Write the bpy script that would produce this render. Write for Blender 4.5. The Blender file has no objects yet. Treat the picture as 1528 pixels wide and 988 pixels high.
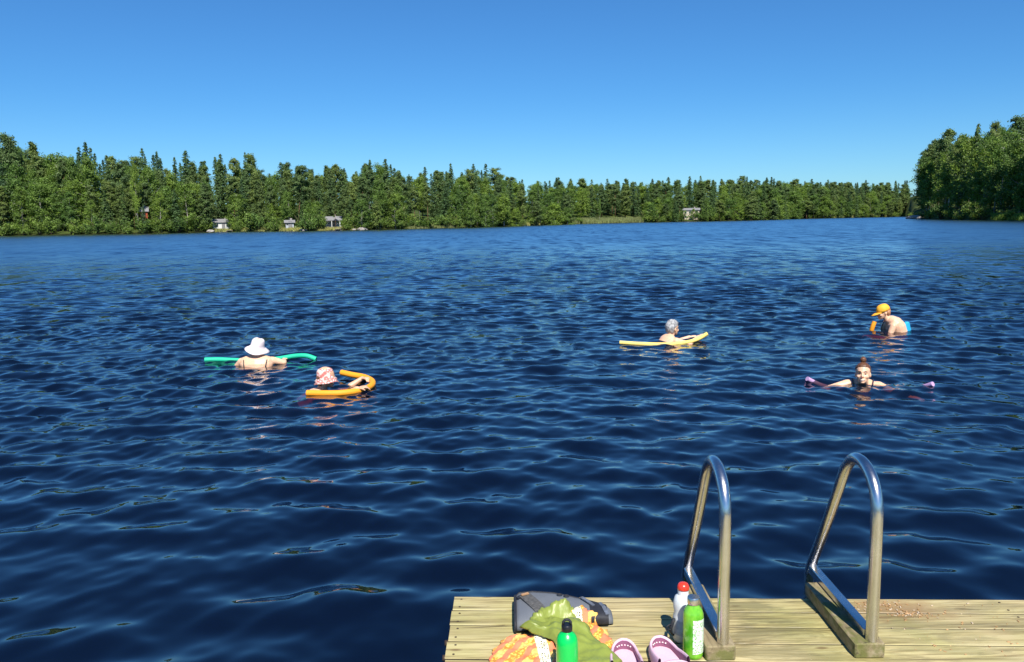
import bpy, math, random
import numpy as np
from mathutils import Vector, Matrix, Euler

# ---------------------------------------------------------------- camera
SC = bpy.context.scene
COL = SC.collection
PI = math.pi
R = math.radians
cam_d = bpy.data.cameras.new('camera')
cam_d.sensor_width = 36.0
cam_d.lens = 28.25
cam_d.clip_start = 0.05
cam_d.clip_end = 9000
cam = bpy.data.objects.new('camera', cam_d)
COL.objects.link(cam)
cam.matrix_world = (Matrix.Translation((0, 0, 1.9)) @ Matrix.Rotation(PI / 2 - R(7.882), 4, 'X')
                    @ Matrix.Rotation(R(-1.0), 4, 'Z'))
SC.camera = cam

# ---------------------------------------------------------------- sky, sun, exposure
SUN_AZ, SUN_EL = R(170), R(51)            # azimuth clockwise from +Y (behind the camera, a little to the right)
W = bpy.data.worlds.new('World')
SC.world = W
W.use_nodes = True
nt = W.node_tree
nt.nodes.clear()
sky = nt.nodes.new('ShaderNodeTexSky')
sky.sky_type = 'NISHITA'
sky.sun_disc = False
sky.sun_elevation = SUN_EL
sky.sun_rotation = SUN_AZ
sky.altitude = 100
sky.air_density = 1.0
sky.dust_density = 0.1
sky.ozone_density = 3.0
tint = nt.nodes.new('ShaderNodeMix')      # the phone's saturated blue: one even tint over the whole sky
tint.data_type = 'RGBA'
tint.blend_type = 'MULTIPLY'
tint.inputs[0].default_value = 1.0
tint.inputs[7].default_value = (0.215, 0.480, 0.735, 1)
tc = nt.nodes.new('ShaderNodeTexCoord')           
sp = nt.nodes.new('ShaderNodeSeparateXYZ')
nt.links.new(tc.outputs['Generated'], sp.inputs[0])
pale = nt.nodes.new('ShaderNodeValToRGB')         # the tint: a little paler in the last degrees above the horizon
pale.color_ramp.interpolation = 'EASE'
pale.color_ramp.elements[0].position = 0.0
pale.color_ramp.elements[0].color = (0.30, 0.53, 0.75, 1)
pale.color_ramp.elements[1].position = 0.16
pale.color_ramp.elements[1].color = (0.215, 0.480, 0.735, 1)
nt.links.new(sp.outputs[2], pale.inputs['Fac'])
nt.links.new(pale.outputs['Color'], tint.inputs[7])
bg = nt.nodes.new('ShaderNodeBackground')
bg.inputs['Strength'].default_value = 0.12
wo = nt.nodes.new('ShaderNodeOutputWorld')
nt.links.new(sky.outputs[0], tint.inputs[6])
nt.links.new(tint.outputs[2], bg.inputs['Color'])
nt.links.new(bg.outputs[0], wo.inputs['Surface'])

sun_d = bpy.data.lights.new('sun', 'SUN')
sun_d.energy = 5.0
sun_d.angle = R(0.5)
sun_d.color = (1.0, 0.945, 0.85)
sun = bpy.data.objects.new('sun', sun_d)
COL.objects.link(sun)
sdir = Vector((math.sin(SUN_AZ) * math.cos(SUN_EL), math.cos(SUN_AZ) * math.cos(SUN_EL), math.sin(SUN_EL)))
sun.rotation_euler = sdir.to_track_quat('Z', 'Y').to_euler()
sun.location = (0, -20, 30)

SC.view_settings.view_transform = 'Standard'
SC.view_settings.look = 'None'
SC.view_settings.exposure = 0.50
SC.view_settings.gamma = 1.0
SC.cycles.max_bounces = 10
SC.cycles.transparent_max_bounces = 12
SC.cycles.caustics_reflective = False
SC.cycles.caustics_refractive = False

random.seed(7)
rng = np.random.default_rng(7)

# ---------------------------------------------------------------- materials
def new_mat(name):
    m = bpy.data.materials.new(name)
    m.use_nodes = True
    t = m.node_tree
    return m, t, t.nodes['Principled BSDF'], t.nodes['Material Output']

def N(t, typ, **kw):
    n = t.nodes.new(typ)
    for k, v in kw.items():
        if k in n.inputs.keys():
            n.inputs[k].default_value = v
        else:
            setattr(n, k, v)
    return n

def ramp(t, fac, stops):
    n = t.nodes.new('ShaderNodeValToRGB')
    e = n.color_ramp.elements
    while len(e) < len(stops):
        e.new(0.5)
    for i, (p, c) in enumerate(stops):
        e[i].position = p
        e[i].color = (c[0], c[1], c[2], 1) if not isinstance(c, (int, float)) else (c, c, c, 1)
    t.links.new(fac, n.inputs['Fac'])
    return n.outputs['Color']

def coords(t, scale=(1, 1, 1), kind='Object', rot=(0, 0, 0)):
    c = t.nodes.new('ShaderNodeTexCoord')
    m = t.nodes.new('ShaderNodeMapping')
    m.inputs['Scale'].default_value = scale
    m.inputs['Rotation'].default_value = rot
    t.links.new(c.outputs[kind], m.inputs['Vector'])
    return m.outputs['Vector']

def noise(t, vec, scale, detail=4, rough=0.5, dist=0.0):
    n = N(t, 'ShaderNodeTexNoise', Scale=scale, Detail=detail, Roughness=rough, Distortion=dist)
    t.links.new(vec, n.inputs['Vector'])
    return n.outputs['Fac']

def mixc(t, fac, a, b, mode='MIX'):
    n = t.nodes.new('ShaderNodeMix')
    n.data_type = 'RGBA'
    n.blend_type = mode
    for sock, v in ((n.inputs[0], fac), (n.inputs[6], a), (n.inputs[7], b)):
        if hasattr(v, 'links'):
            t.links.new(v, sock)
        elif isinstance(v, (int, float)):
            sock.default_value = v
        else:
            sock.default_value = (v[0], v[1], v[2], 1)
    return n.outputs[2]

def math_n(t, op, a, b=None, c=None):
    n = t.nodes.new('ShaderNodeMath')
    n.operation = op
    for i, v in enumerate((a, b, c)):
        if v is None:
            continue
        if hasattr(v, 'links'):
            t.links.new(v, n.inputs[i])
        else:
            n.inputs[i].default_value = v
    return n.outputs[0]

def bump(t, bs, h, strength=0.3, dist=0.01):
    b = N(t, 'ShaderNodeBump', Strength=strength, Distance=dist)
    t.links.new(h, b.inputs['Height'])
    t.links.new(b.outputs['Normal'], bs.inputs['Normal'])

def plain(name, col, rough=0.5, metal=0.0, var=0.12, scale=20, bmp=0.0, sss=0.0, dark=None, coat=0.0):
    m, t, bs, out = new_mat(name)
    v = coords(t)
    f = noise(t, v, scale, 5, 0.6)
    d = dark if dark else tuple(c * (1 - 2.2 * var) for c in col)
    l = tuple(min(1, c * (1 + var)) for c in col)
    c = ramp(t, f, [(0.3, d), (0.7, l)])
    t.links.new(c, bs.inputs['Base Color'])
    bs.inputs['Roughness'].default_value = rough
    bs.inputs['Metallic'].default_value = metal
    if coat:
        bs.inputs['Coat Weight'].default_value = coat
        bs.inputs['Coat Roughness'].default_value = 0.1
    if sss:
        bs.inputs['Subsurface Weight'].default_value = sss
        bs.inputs['Subsurface Radius'].default_value = (0.012, 0.005, 0.003)
        bs.inputs['Subsurface Scale'].default_value = 1.0
    if bmp:
        bump(t, bs, f, bmp, 0.01)
    return m

def leaf_mat(name, col, transl=0.25, spread=0.25, yellow=0.0):
    m, t, bs, out = new_mat(name)
    oi = t.nodes.new('ShaderNodeObjectInfo')
    geo = t.nodes.new('ShaderNodeNewGeometry')
    n1 = noise(t, geo.outputs['Position'], 0.55, 3, 0.6)
    lo = tuple(c * (1 - spread) for c in col)
    hi = (col[0] * (1 + spread + yellow), col[1] * (1 + spread), col[2] * (1 + spread * .5))
    a = ramp(t, n1, [(0.35, lo), (0.65, hi)])
    b = mixc(t, oi.outputs['Random'], (0.66, 0.78, 0.88), (1.24, 1.18, 0.98))
    c0 = mixc(t, 1.0, a, b, 'MULTIPLY')
    isl = ramp(t, geo.outputs['Random Per Island'], [(0.0, 0.7), (1.0, 1.25)])
    c = mixc(t, 1.0, c0, isl, 'MULTIPLY')
    t.links.new(c, bs.inputs['Base Color'])
    bs.inputs['Roughness'].default_value = 0.55
    bs.inputs['Specular IOR Level'].default_value = 0.3
    tr = t.nodes.new('ShaderNodeBsdfTranslucent')
    tc = mixc(t, 1.0, c, (1.3, 1.5, 0.5), 'MULTIPLY')
    t.links.new(tc, tr.inputs['Color'])
    mx = N(t, 'ShaderNodeMixShader', Fac=transl)
    t.links.new(bs.outputs[0], mx.inputs[1])
    t.links.new(tr.outputs[0], mx.inputs[2])
    t.links.new(mx.outputs[0], out.inputs['Surface'])
    return m

M = {}
M['birch_leaf'] = leaf_mat('birch_leaf', (0.138, 0.228, 0.048), 0.30, 0.30, 0.12)
M['pine_leaf'] = leaf_mat('pine_needles', (0.125, 0.190, 0.062), 0.22, 0.28, 0.12)
M['spruce_leaf'] = leaf_mat('spruce_needles', (0.082, 0.145, 0.056), 0.18, 0.25)
M['shrub_leaf'] = leaf_mat('shrub_leaf', (0.138, 0.228, 0.048), 0.30, 0.30, 0.15)
M['reed'] = leaf_mat('reed', (0.34, 0.34, 0.14), 0.30, 0.25)
M['pine_bark'] = plain('pine_bark', (0.23, 0.125, 0.065), 0.9, 0, 0.25, 1.5)
M['spruce_bark'] = plain('spruce_bark', (0.13, 0.095, 0.07), 0.9, 0, 0.2, 2)
M['birch_bark'] = plain('birch_bark', (0.55, 0.53, 0.47), 0.8, 0, 0.25, 2.5, dark=(0.12, 0.11, 0.1))
M['skin'] = plain('skin', (0.74, 0.42, 0.26), 0.45, 0, 0.06, 14, sss=0.25)
M['skin_pale'] = plain('skin_pale', (0.82, 0.50, 0.325), 0.42, 0, 0.05, 14, sss=0.25)
M['grey_hair'] = plain('grey_hair', (0.46, 0.46, 0.46), 0.55, 0, 0.3, 26, 0.8, dark=(0.05, 0.05, 0.055))
M['brown_hair'] = plain('brown_hair', (0.15, 0.062, 0.028), 0.45, 0, 0.3, 60, 0.6)
M['dark'] = plain('dark_fabric', (0.02, 0.022, 0.03), 0.7, 0, 0.2, 60)
M['navy'] = plain('navy_fabric', (0.02, 0.025, 0.06), 0.6, 0, 0.2, 60)
M['teal_fabric'] = plain('turquoise_fabric', (0.05, 0.35, 0.45), 0.6, 0, 0.3, 30)
M['maroon'] = plain('maroon_fabric', (0.10, 0.015, 0.02), 0.6, 0, 0.3, 30)
M['white_cloth'] = plain('white_cotton', (0.80, 0.70, 0.71), 0.85, 0, 0.04, 40, 0.2)
M['orange_cap'] = plain('orange_cotton', (0.95, 0.45, 0.03), 0.7, 0, 0.06, 40, 0.1)
M['lip'] = plain('lip', (0.60, 0.20, 0.16), 0.4, 0, 0.1, 60)
M['teeth'] = plain('teeth', (0.85, 0.82, 0.75), 0.3, 0, 0.03, 60)
M['eye'] = plain('eye', (0.03, 0.02, 0.015), 0.25, 0, 0.1, 60)
M['foam_green'] = plain('foam_green', (0.01, 0.52, 0.30), 0.65, 0, 0.05, 80, 0.1)
M['foam_orange'] = plain('foam_orange', (0.95, 0.36, 0.015), 0.65, 0, 0.05, 80, 0.1)
M['foam_yellow'] = plain('foam_yellow', (0.92, 0.70, 0.18), 0.65, 0, 0.05, 80, 0.1)
M['foam_purple'] = plain('foam_purple', (0.52, 0.33, 0.56), 0.65, 0, 0.05, 80, 0.1)
M['foam_blue'] = plain('foam_blue', (0.02, 0.42, 0.80), 0.6, 0, 0.05, 80, 0.1)
M['house_white'] = plain('white_boards', (0.74, 0.74, 0.72), 0.7, 0, 0.04, 2)
M['house_beige'] = plain('beige_render', (0.60, 0.52, 0.41), 0.8, 0, 0.06, 2)
M['house_grey'] = plain('grey_blue_boards', (0.42, 0.45, 0.50), 0.7, 0, 0.06, 2)
M['house_red'] = plain('red_boards', (0.42, 0.08, 0.035), 0.8, 0, 0.1, 2)
M['roof_grey'] = plain('grey_roof_felt', (0.22, 0.22, 0.23), 0.8, 0, 0.1, 3)
M['window_glass'] = plain('window_glass', (0.03, 0.04, 0.05), 0.1, 0, 0.1, 3)
M['rock'] = plain('rock', (0.36, 0.33, 0.30), 0.85, 0, 0.2, 3, 0.4)

def ground_mat():
    m, t, bs, out = new_mat('forest_floor')
    geo = t.nodes.new('ShaderNodeNewGeometry')
    n1 = noise(t, geo.outputs['Position'], 0.12, 5, 0.6)
    n2 = noise(t, geo.outputs['Position'], 1.7, 5, 0.65)
    a = ramp(t, n1, [(0.35, (0.035, 0.05, 0.015)), (0.55, (0.07, 0.10, 0.025)), (0.72, (0.12, 0.14, 0.045))])
    b = mixc(t, n2, (0.6, 0.6, 0.55), (1.3, 1.3, 1.2))
    c = mixc(t, 1.0, a, b, 'MULTIPLY')
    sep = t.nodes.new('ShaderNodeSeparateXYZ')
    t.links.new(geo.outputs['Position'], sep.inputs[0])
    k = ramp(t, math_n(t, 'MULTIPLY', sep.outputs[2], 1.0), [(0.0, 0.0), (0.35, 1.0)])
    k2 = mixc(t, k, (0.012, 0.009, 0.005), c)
    t.links.new(k2, bs.inputs['Base Color'])
    bs.inputs['Roughness'].default_value = 1.0
    bs.inputs['Specular IOR Level'].default_value = 0.1
    return m
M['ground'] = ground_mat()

def water_mat():
    m, t, bs, out = new_mat('lake_water')
    t.nodes.remove(bs)
    geo = t.nodes.new('ShaderNodeNewGeometry')
    pos = geo.outputs['Position']
    ln = t.nodes.new('ShaderNodeVectorMath'); ln.operation = 'LENGTH'
    t.links.new(pos, ln.inputs[0])
    far = t.nodes.new('ShaderNodeMapRange')       # short ripples that the mesh is too coarse to carry far out
    far.inputs['From Min'].default_value = 4.0
    far.inputs['From Max'].default_value = 38.0
    far.inputs['To Min'].default_value = 0.03
    far.inputs['To Max'].default_value = 1.0
    t.links.new(ln.outputs['Value'], far.inputs['Value'])
    def slope(scale, amp, sc):
        mp = t.nodes.new('ShaderNodeMapping')
        mp.inputs['Scale'].default_value = sc
        mp.inputs['Rotation'].default_value = (0, 0, R(-9))
        t.links.new(pos, mp.inputs['Vector'])
        n = N(t, 'ShaderNodeTexNoise', Scale=scale, Detail=2.0, Roughness=0.6)
        t.links.new(mp.outputs[0], n.inputs['Vector'])
        v = t.nodes.new('ShaderNodeVectorMath'); v.operation = 'SUBTRACT'
        t.links.new(n.outputs['Color'], v.inputs[0]); v.inputs[1].default_value = (.5, .5, .5)
        w = t.nodes.new('ShaderNodeVectorMath'); w.operation = 'MULTIPLY'
        t.links.new(v.outputs[0], w.inputs[0]); w.inputs[1].default_value = (amp * .6, amp, 0)
        return w.outputs[0]
    def vadd(a_, b_):
        v = t.nodes.new('ShaderNodeVectorMath'); v.operation = 'ADD'
        t.links.new(a_, v.inputs[0]); t.links.new(b_, v.inputs[1]); return v.outputs[0]
    sl = vadd(vadd(slope(5.0, 0.8, (.5, 1, 1)), slope(1.5, 1.15, (.5, 1, 1))), slope(1.0, 1.0, (1.3, .22, 1)))
    gust = ramp(t, noise(t, pos, 0.05, 3, 0.5), [(0.35, 0.7), (0.65, 1.2)])
    k_ = t.nodes.new('ShaderNodeVectorMath'); k_.operation = 'SCALE'
    t.links.new(sl, k_.inputs[0]); t.links.new(math_n(t, 'MULTIPLY', far.outputs[0], gust), k_.inputs['Scale'])
    b = t.nodes.new('ShaderNodeVectorMath'); b.operation = 'NORMALIZE'
    t.links.new(vadd(geo.outputs['Normal'], k_.outputs[0]), b.inputs[0])
    gl = N(t, 'ShaderNodeBsdfGlossy', Roughness=0.03)
    gl.distribution = 'BECKMANN'
    rr_ = t.nodes.new('ShaderNodeMapRange')
    rr_.inputs['From Min'].default_value = 9.0; rr_.inputs['From Max'].default_value = 70.0
    rr_.inputs['To Min'].default_value = 0.03; rr_.inputs['To Max'].default_value = 0.37
    t.links.new(ln.outputs['Value'], rr_.inputs['Value'])
    t.links.new(rr_.outputs[0], gl.inputs['Roughness'])
    gl.inputs['Color'].default_value = (1, 1, 1, 1)
    t.links.new(b.outputs[0], gl.inputs['Normal'])
    fr = N(t, 'ShaderNodeFresnel', IOR=1.55)
    k2_ = t.nodes.new('ShaderNodeVectorMath'); k2_.operation = 'SCALE'
    t.links.new(k_.outputs[0], k2_.inputs[0]); k2_.inputs['Scale'].default_value = 0.12
    b2 = t.nodes.new('ShaderNodeVectorMath'); b2.operation = 'NORMALIZE'
    t.links.new(vadd(geo.outputs['Normal'], k2_.outputs[0]), b2.inputs[0])
    t.links.new(b2.outputs[0], fr.inputs['Normal'])
    tr = t.nodes.new('ShaderNodeBsdfTransparent')
    mx = t.nodes.new('ShaderNodeMixShader')
    t.links.new(fr.outputs[0], mx.inputs[0])
    df = t.nodes.new('ShaderNodeBsdfDiffuse')          # light scattered back by the water itself
    df.inputs['Color'].default_value = (0.0025, 0.007, 0.024, 1)
    my = N(t, 'ShaderNodeMixShader', Fac=0.5)
    t.links.new(tr.outputs[0], my.inputs[1]); t.links.new(df.outputs[0], my.inputs[2])
    t.links.new(my.outputs[0], mx.inputs[1])
    t.links.new(gl.outputs[0], mx.inputs[2])
    t.links.new(mx.outputs[0], out.inputs['Surface'])
    ab = N(t, 'ShaderNodeVolumeAbsorption', Density=9.0)
    ab.inputs['Color'].default_value = (0.80, 0.45, 0.20, 1)
    t.links.new(ab.outputs[0], out.inputs['Volume'])
    return m
M['water'] = water_mat()

# ---------------------------------------------------------------- object helpers
def tag(o, label=None, cat=None, group=None, kind=None):
    if label: o['label'] = label
    if cat: o['category'] = cat
    if group: o['group'] = group
    if kind: o['kind'] = kind
    return o

def link(name, me, parent=None, loc=None, rz=None):
    o = bpy.data.objects.new(name, me)
    COL.objects.link(o)
    if parent is not None: o.parent = parent
    if loc is not None: o.location = loc
    if rz is not None: o.rotation_euler = (0, 0, rz)
    return o

def empty(name, loc=(0, 0, 0), rz=0.0):
    o = link(name, None, None, loc, rz)
    o.empty_display_size = 0.2
    return o

class MB:
    """collects primitives; build() gives one mesh object"""
    def __init__(s): s.v = []; s.f = []; s.fm = []
    def add(s, vs, fs, mi=0):
        b = len(s.v)
        s.v.extend([tuple(v) for v in vs])
        s.f.extend([tuple(i + b for i in f) for f in fs])
        s.fm.extend([mi] * len(fs))
        return s
    def box(s, c, d, rot=None, mi=0, bev=0.0):
        hx, hy, hz = d[0] / 2, d[1] / 2, d[2] / 2
        if bev:
            sec = [(-hx + bev, -hy), (hx - bev, -hy), (hx, -hy + bev), (hx, hy - bev), (hx - bev, hy), (-hx + bev, hy), (-hx, hy - bev), (-hx, -hy + bev)]
            vs = []
            for z, k in ((-hz, bev), (-hz + bev, 0), (hz - bev, 0), (hz, bev)):
                for x, y in sec:
                    vs.append(Vector((x - math.copysign(k, x), y - math.copysign(k, y), z)))
            fs = [tuple(range(7, -1, -1)), tuple(range(24, 32))]
            for r in range(3):
                for i in range(8):
                    j = (i + 1) % 8
                    fs.append((r * 8 + i, r * 8 + j, r * 8 + 8 + j, r * 8 + 8 + i))
        else:
            vs = [Vector((x, y, z)) for z in (-hz, hz) for y in (-hy, hy) for x in (-hx, hx)]
            fs = [(0, 2, 3, 1), (4, 5, 7, 6), (0, 1, 5, 4), (2, 6, 7, 3), (0, 4, 6, 2), (1, 3, 7, 5)]
        if rot is not None: vs = [rot @ v for v in vs]
        return s.add([v + Vector(c) for v in vs], fs, mi)
    def tube(s, pts, rad, n=12, cap=True, flat=1.0, mi=0, round_ends=False):
        pts = [Vector(p) for p in pts]
        if not hasattr(rad, '__len__'): rad = [rad] * len(pts)
        rad = list(rad)
        if round_ends:
            d0 = (pts[0] - pts[1]).normalized(); d1 = (pts[-1] - pts[-2]).normalized()
            r0, r1 = rad[0], rad[-1]
            pre = [(pts[0] + d0 * r0 * math.sin(a), max(r0 * math.cos(a), r0 * .12)) for a in (R(88), R(58), R(30))]
            post = [(pts[-1] + d1 * r1 * math.sin(a), max(r1 * math.cos(a), r1 * .12)) for a in (R(30), R(58), R(88))]
            pts = [p for p, _ in pre] + pts + [p for p, _ in post]
            rad = [q for _, q in pre] + rad + [q for _, q in post]
        T = []
        for i in range(len(pts)):
            a = pts[max(0, i - 1)]; b = pts[min(len(pts) - 1, i + 1)]
            T.append((b - a).normalized())
        up = Vector((0, 0, 1)) if abs(T[0].z) < 0.9 else Vector((1, 0, 0))
        u = (up - T[0] * up.dot(T[0])).normalized()
        vs = []; fs = []
        for i, p in enumerate(pts):
            u = (u - T[i] * u.dot(T[i])).normalized()
            w = T[i].cross(u)
            for k in range(n):
                a = 2 * PI * k / n
                vs.append(p + (u * math.cos(a) * flat + w * math.sin(a)) * rad[i])
        for i in range(len(pts) - 1):
            for k in range(n):
                j = (k + 1) % n
                fs.append((i * n + k, i * n + j, (i + 1) * n + j, (i + 1) * n + k))
        if cap:
            fs.append(tuple(range(n - 1, -1, -1)))
            fs.append(tuple(range((len(pts) - 1) * n, len(pts) * n)))
        return s.add(vs, fs, mi)
    def loft(s, rings, cap=True, mi=0, tf=None):
        """rings: list of (center, U vector, V vector) ellipses"""
        n = 20; vs = []; fs = []
        for c, U, V in rings:
            c, U, V = Vector(c), Vector(U), Vector(V)
            for k in range(n):
                a = 2 * PI * k / n
                vs.append(c + U * math.cos(a) + V * math.sin(a))
        for i in range(len(rings) - 1):
            for k in range(n):
                j = (k + 1) % n
                fs.append((i * n + k, i * n + j, (i + 1) * n + j, (i + 1) * n + k))
        if cap:
            fs.append(tuple(range(n - 1, -1, -1)))
            fs.append(tuple(range((len(rings) - 1) * n, len(rings) * n)))
        if tf is not None: vs = [tf @ v for v in vs]
        return s.add(vs, fs, mi)
    def lathe(s, prof, n=28, c=(0, 0, 0), mi=0, tf=None, cap=True):
        vs = []; fs = []
        for r, z in prof:
            for k in range(n):
                a = 2 * PI * k / n
                vs.append(Vector((c[0] + r * math.cos(a), c[1] + r * math.sin(a), c[2] + z)))
        for i in range(len(prof) - 1):
            for k in range(n):
                j = (k + 1) % n
                fs.append((i * n + k, i * n + j, (i + 1) * n + j, (i + 1) * n + k))
        if cap:
            fs.append(tuple(range(n - 1, -1, -1)))
            fs.append(tuple(range((len(prof) - 1) * n, len(prof) * n)))
        if tf is not None: vs = [tf @ v for v in vs]
        return s.add(vs, fs, mi)
    def ball(s, c, r, tf=None, mi=0, n=14, m=9):
        rx, ry, rz = (r, r, r) if not hasattr(r, '__len__') else r
        vs = []; fs = []
        for i in range(m):
            ph = -PI / 2 + PI * (i + .5) / m
            for k in range(n):
                a = 2 * PI * k / n
                vs.append(Vector((c[0] + rx * math.cos(ph) * math.cos(a), c[1] + ry * math.cos(ph) * math.sin(a), c[2] + rz * math.sin(ph))))
        for i in range(m - 1):
            for k in range(n):
                j = (k + 1) % n
                fs.append((i * n + k, i * n + j, (i + 1) * n + j, (i + 1) * n + k))
        fs.append(tuple(range(n - 1, -1, -1)))
        fs.append(tuple(range((m - 1) * n, m * n)))
        if tf is not None: vs = [tf @ v for v in vs]
        return s.add(vs, fs, mi)
    def mesh(s, name, mats, smooth=True):
        me = bpy.data.meshes.new(name)
        me.from_pydata(s.v, [], s.f)
        for m_ in (mats if isinstance(mats, (list, tuple)) else [mats]): me.materials.append(m_)
        me.polygons.foreach_set('material_index', s.fm)
        me.polygons.foreach_set('use_smooth', [smooth] * len(s.f))
        me.update()
        return me
    def build(s, name, mats, parent=None, smooth=True, loc=None, rz=None, auto=None):
        me = s.mesh(name, mats, smooth)
        if smooth and auto: me.set_sharp_from_angle(angle=R(auto))
        return link(name, me, parent, loc, rz)

def np_mesh(name, V, F, mats, smooth=False, fm=None):
    """V (n,3), F (m,4) or (m,3)"""
    me = bpy.data.meshes.new(name)
    k = F.shape[1]
    me.vertices.add(len(V)); me.vertices.foreach_set('co', np.ascontiguousarray(V, dtype=np.float32).ravel())
    me.loops.add(F.size); me.loops.foreach_set('vertex_index', np.ascontiguousarray(F, dtype=np.int32).ravel())
    me.polygons.add(len(F)); me.polygons.foreach_set('loop_start', np.arange(0, F.size, k, dtype=np.int32))
    for m_ in mats: me.materials.append(m_)
    if fm is not None: me.polygons.foreach_set('material_index', fm.astype(np.int32))
    me.polygons.foreach_set('use_smooth', np.full(len(F), smooth))
    me.update(calc_edges=True)
    me.validate()
    return me

def catmull(pts, k=6):
    P = [Vector(p) for p in pts]
    P = [P[0] * 2 - P[1]] + P + [P[-1] * 2 - P[-2]]
    out = []
    for i in range(1, len(P) - 2):
        for j in range(k):
            t = j / k
            a, b, c, d = P[i - 1], P[i], P[i + 1], P[i + 2]
            out.append(0.5 * ((2 * b) + (c - a) * t + (2 * a - 5 * b + 4 * c - d) * t * t + (3 * b - a - 3 * c + d) * t ** 3))
    out.append(P[-2])
    return out

def polar(az, r):
    return r * math.sin(R(az)), r * math.cos(R(az))

# ---------------------------------------------------------------- terrain and lake shore
SHORE = [(-180, 4.2), (-150, 5), (-110, 25), (-75, 95), (-55, 190), (-40, 262), (-32.2, 256), (-28.7, 242), (-24.9, 229), (-18.8, 236),
         (-14.4, 207), (-10.4, 207), (-2.9, 223), (1.8, 254), (4.2, 288), (9.3, 314), (15.6, 326), (19.9, 410),
         (25.4, 455), (26.05, 444), (26.3, 288), (27.8, 245), (29.7, 217), (32.4, 191), (38, 160), (50, 110), (75, 60), (110, 25), (150, 6), (180, 4.2)]
SKYL = [(-45, 5.0), (-34, 5.1), (-31.7, 5.34), (-31.2, 5.47), (-29.7, 4.66), (-27.1, 5.25), (-26.4, 4.58), (-24.9, 4.44), (-23.3, 4.97), (-22.6, 3.93), (-21.8, 4.74), (-21, 4.16), (-19.7, 4.6), (-18.7, 3.96), (-17.85, 4.49), (-16.6, 3.53), (-15.5, 4.28), (-14.2, 3.75), (-13.4, 3.3), (-12.4, 4.19), (-10.7, 3.5), (-9.63, 4.28), (-8.35, 4.27), (-7, 3.35), (-5.6, 3.52), (-2.56, 3.85), (-0.7, 3.63), (0.7, 2.87), (3.3, 2.73), (6.5, 2.57), (8.9, 2.52), (13.8, 2.61), (17.7, 2.36), (21.9, 2.1), (25.98, 1.92), (26.2, 1.9), (26.73, 3.53), (27.24, 4.56), (27.95, 4.92), (28.5, 4.72), (29.35, 5.53), (30.4, 5.38), (32, 5.71), (40, 5.9)]
sa, sr = np.array([a for a, _ in SHORE], float), np.array([b for _, b in SHORE], float)
ka, ke = np.array([a for a, _ in SKYL]), np.array([b for _, b in SKYL])
def shore_r(az): return np.interp(az, sa, sr)
def terr_z(az, r):
    d = r - shore_r(az)
    rise = np.clip(d - 4, 0, 110) * 0.075 + np.clip(d - 114, 0, 300) * .02
    rise = rise * np.clip(np.abs(shore_r(az)) / 150, 0.15, 1)
    z = np.where(d < 0, np.maximum(d * 0.25, -3.2), np.minimum(d * 0.16, 0.55) + rise)
    return z
az_l = np.concatenate([np.arange(-180, -45, 3.0), np.arange(-45, 45, 0.25), np.arange(45, 180.1, 3.0)])
r_l = np.concatenate([[0.5, 2, 3.5, 4.5, 6, 9, 14, 20, 40, 70], np.arange(90, 560, 3.0), np.geomspace(570, 6000, 26)])
A, RR = np.meshgrid(az_l, r_l, indexing='ij')
Z = terr_z(A, RR) + np.where(RR > shore_r(A) + 2, 0.25 * np.sin(RR * .37 + A * 3) * np.cos(A * 5.1), 0)
Z = np.where(RR > 700, np.minimum(Z, 22), Z)
V = np.stack([RR * np.sin(np.radians(A)), RR * np.cos(np.radians(A)), Z], -1).reshape(-1, 3)
na, nr = A.shape
i, j = np.meshgrid(np.arange(na - 1), np.arange(nr - 1), indexing='ij')
q = (i * nr + j).ravel()
F = np.stack([q, q + 1, q + nr + 1, q + nr], -1)
ctr = len(V)
V = np.vstack([V, [[0, 0, -1.0]]])
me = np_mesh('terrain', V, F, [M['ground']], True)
tag(link('terrain', me), kind='structure')

# ---------------------------------------------------------------- lake water: real waves, finer near the dock
az_w = np.concatenate([np.arange(-180, -39, 3.0), np.arange(-37.5, 37.5, 0.115), np.arange(39, 180.1, 3.0)])
r_w = [0.9]
while r_w[-1] < 80: r_w.append(r_w[-1] * (1.006 if r_w[-1] < 2.6 else 1.0031))
while r_w[-1] < 640: r_w.append(r_w[-1] * 1.016)
r_w = np.array(r_w)
A, RR = np.meshgrid(np.radians(az_w), r_w, indexing='ij')
X, Y = RR * np.sin(A), RR * np.cos(A)
stepr = np.gradient(r_w)[None, :] * np.ones_like(X)
H = np.zeros_like(X); DX = np.zeros_like(X); DY = np.zeros_like(X)
patch = 0.5 + 0.5 * np.sin(X * .23 + 1.3 * np.sin(Y * .17)) * np.sin(Y * .31 + 1.1 * np.sin(X * .13) + 1)
lee = np.clip((RR - 3.8) / 9, 0, 1); lee = lee * lee * (3 - 2 * lee)
NW = 84
lams = np.exp(np.linspace(math.log(0.11), math.log(2.6), NW)) * rng.uniform(.95, 1.05, NW)
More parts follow.
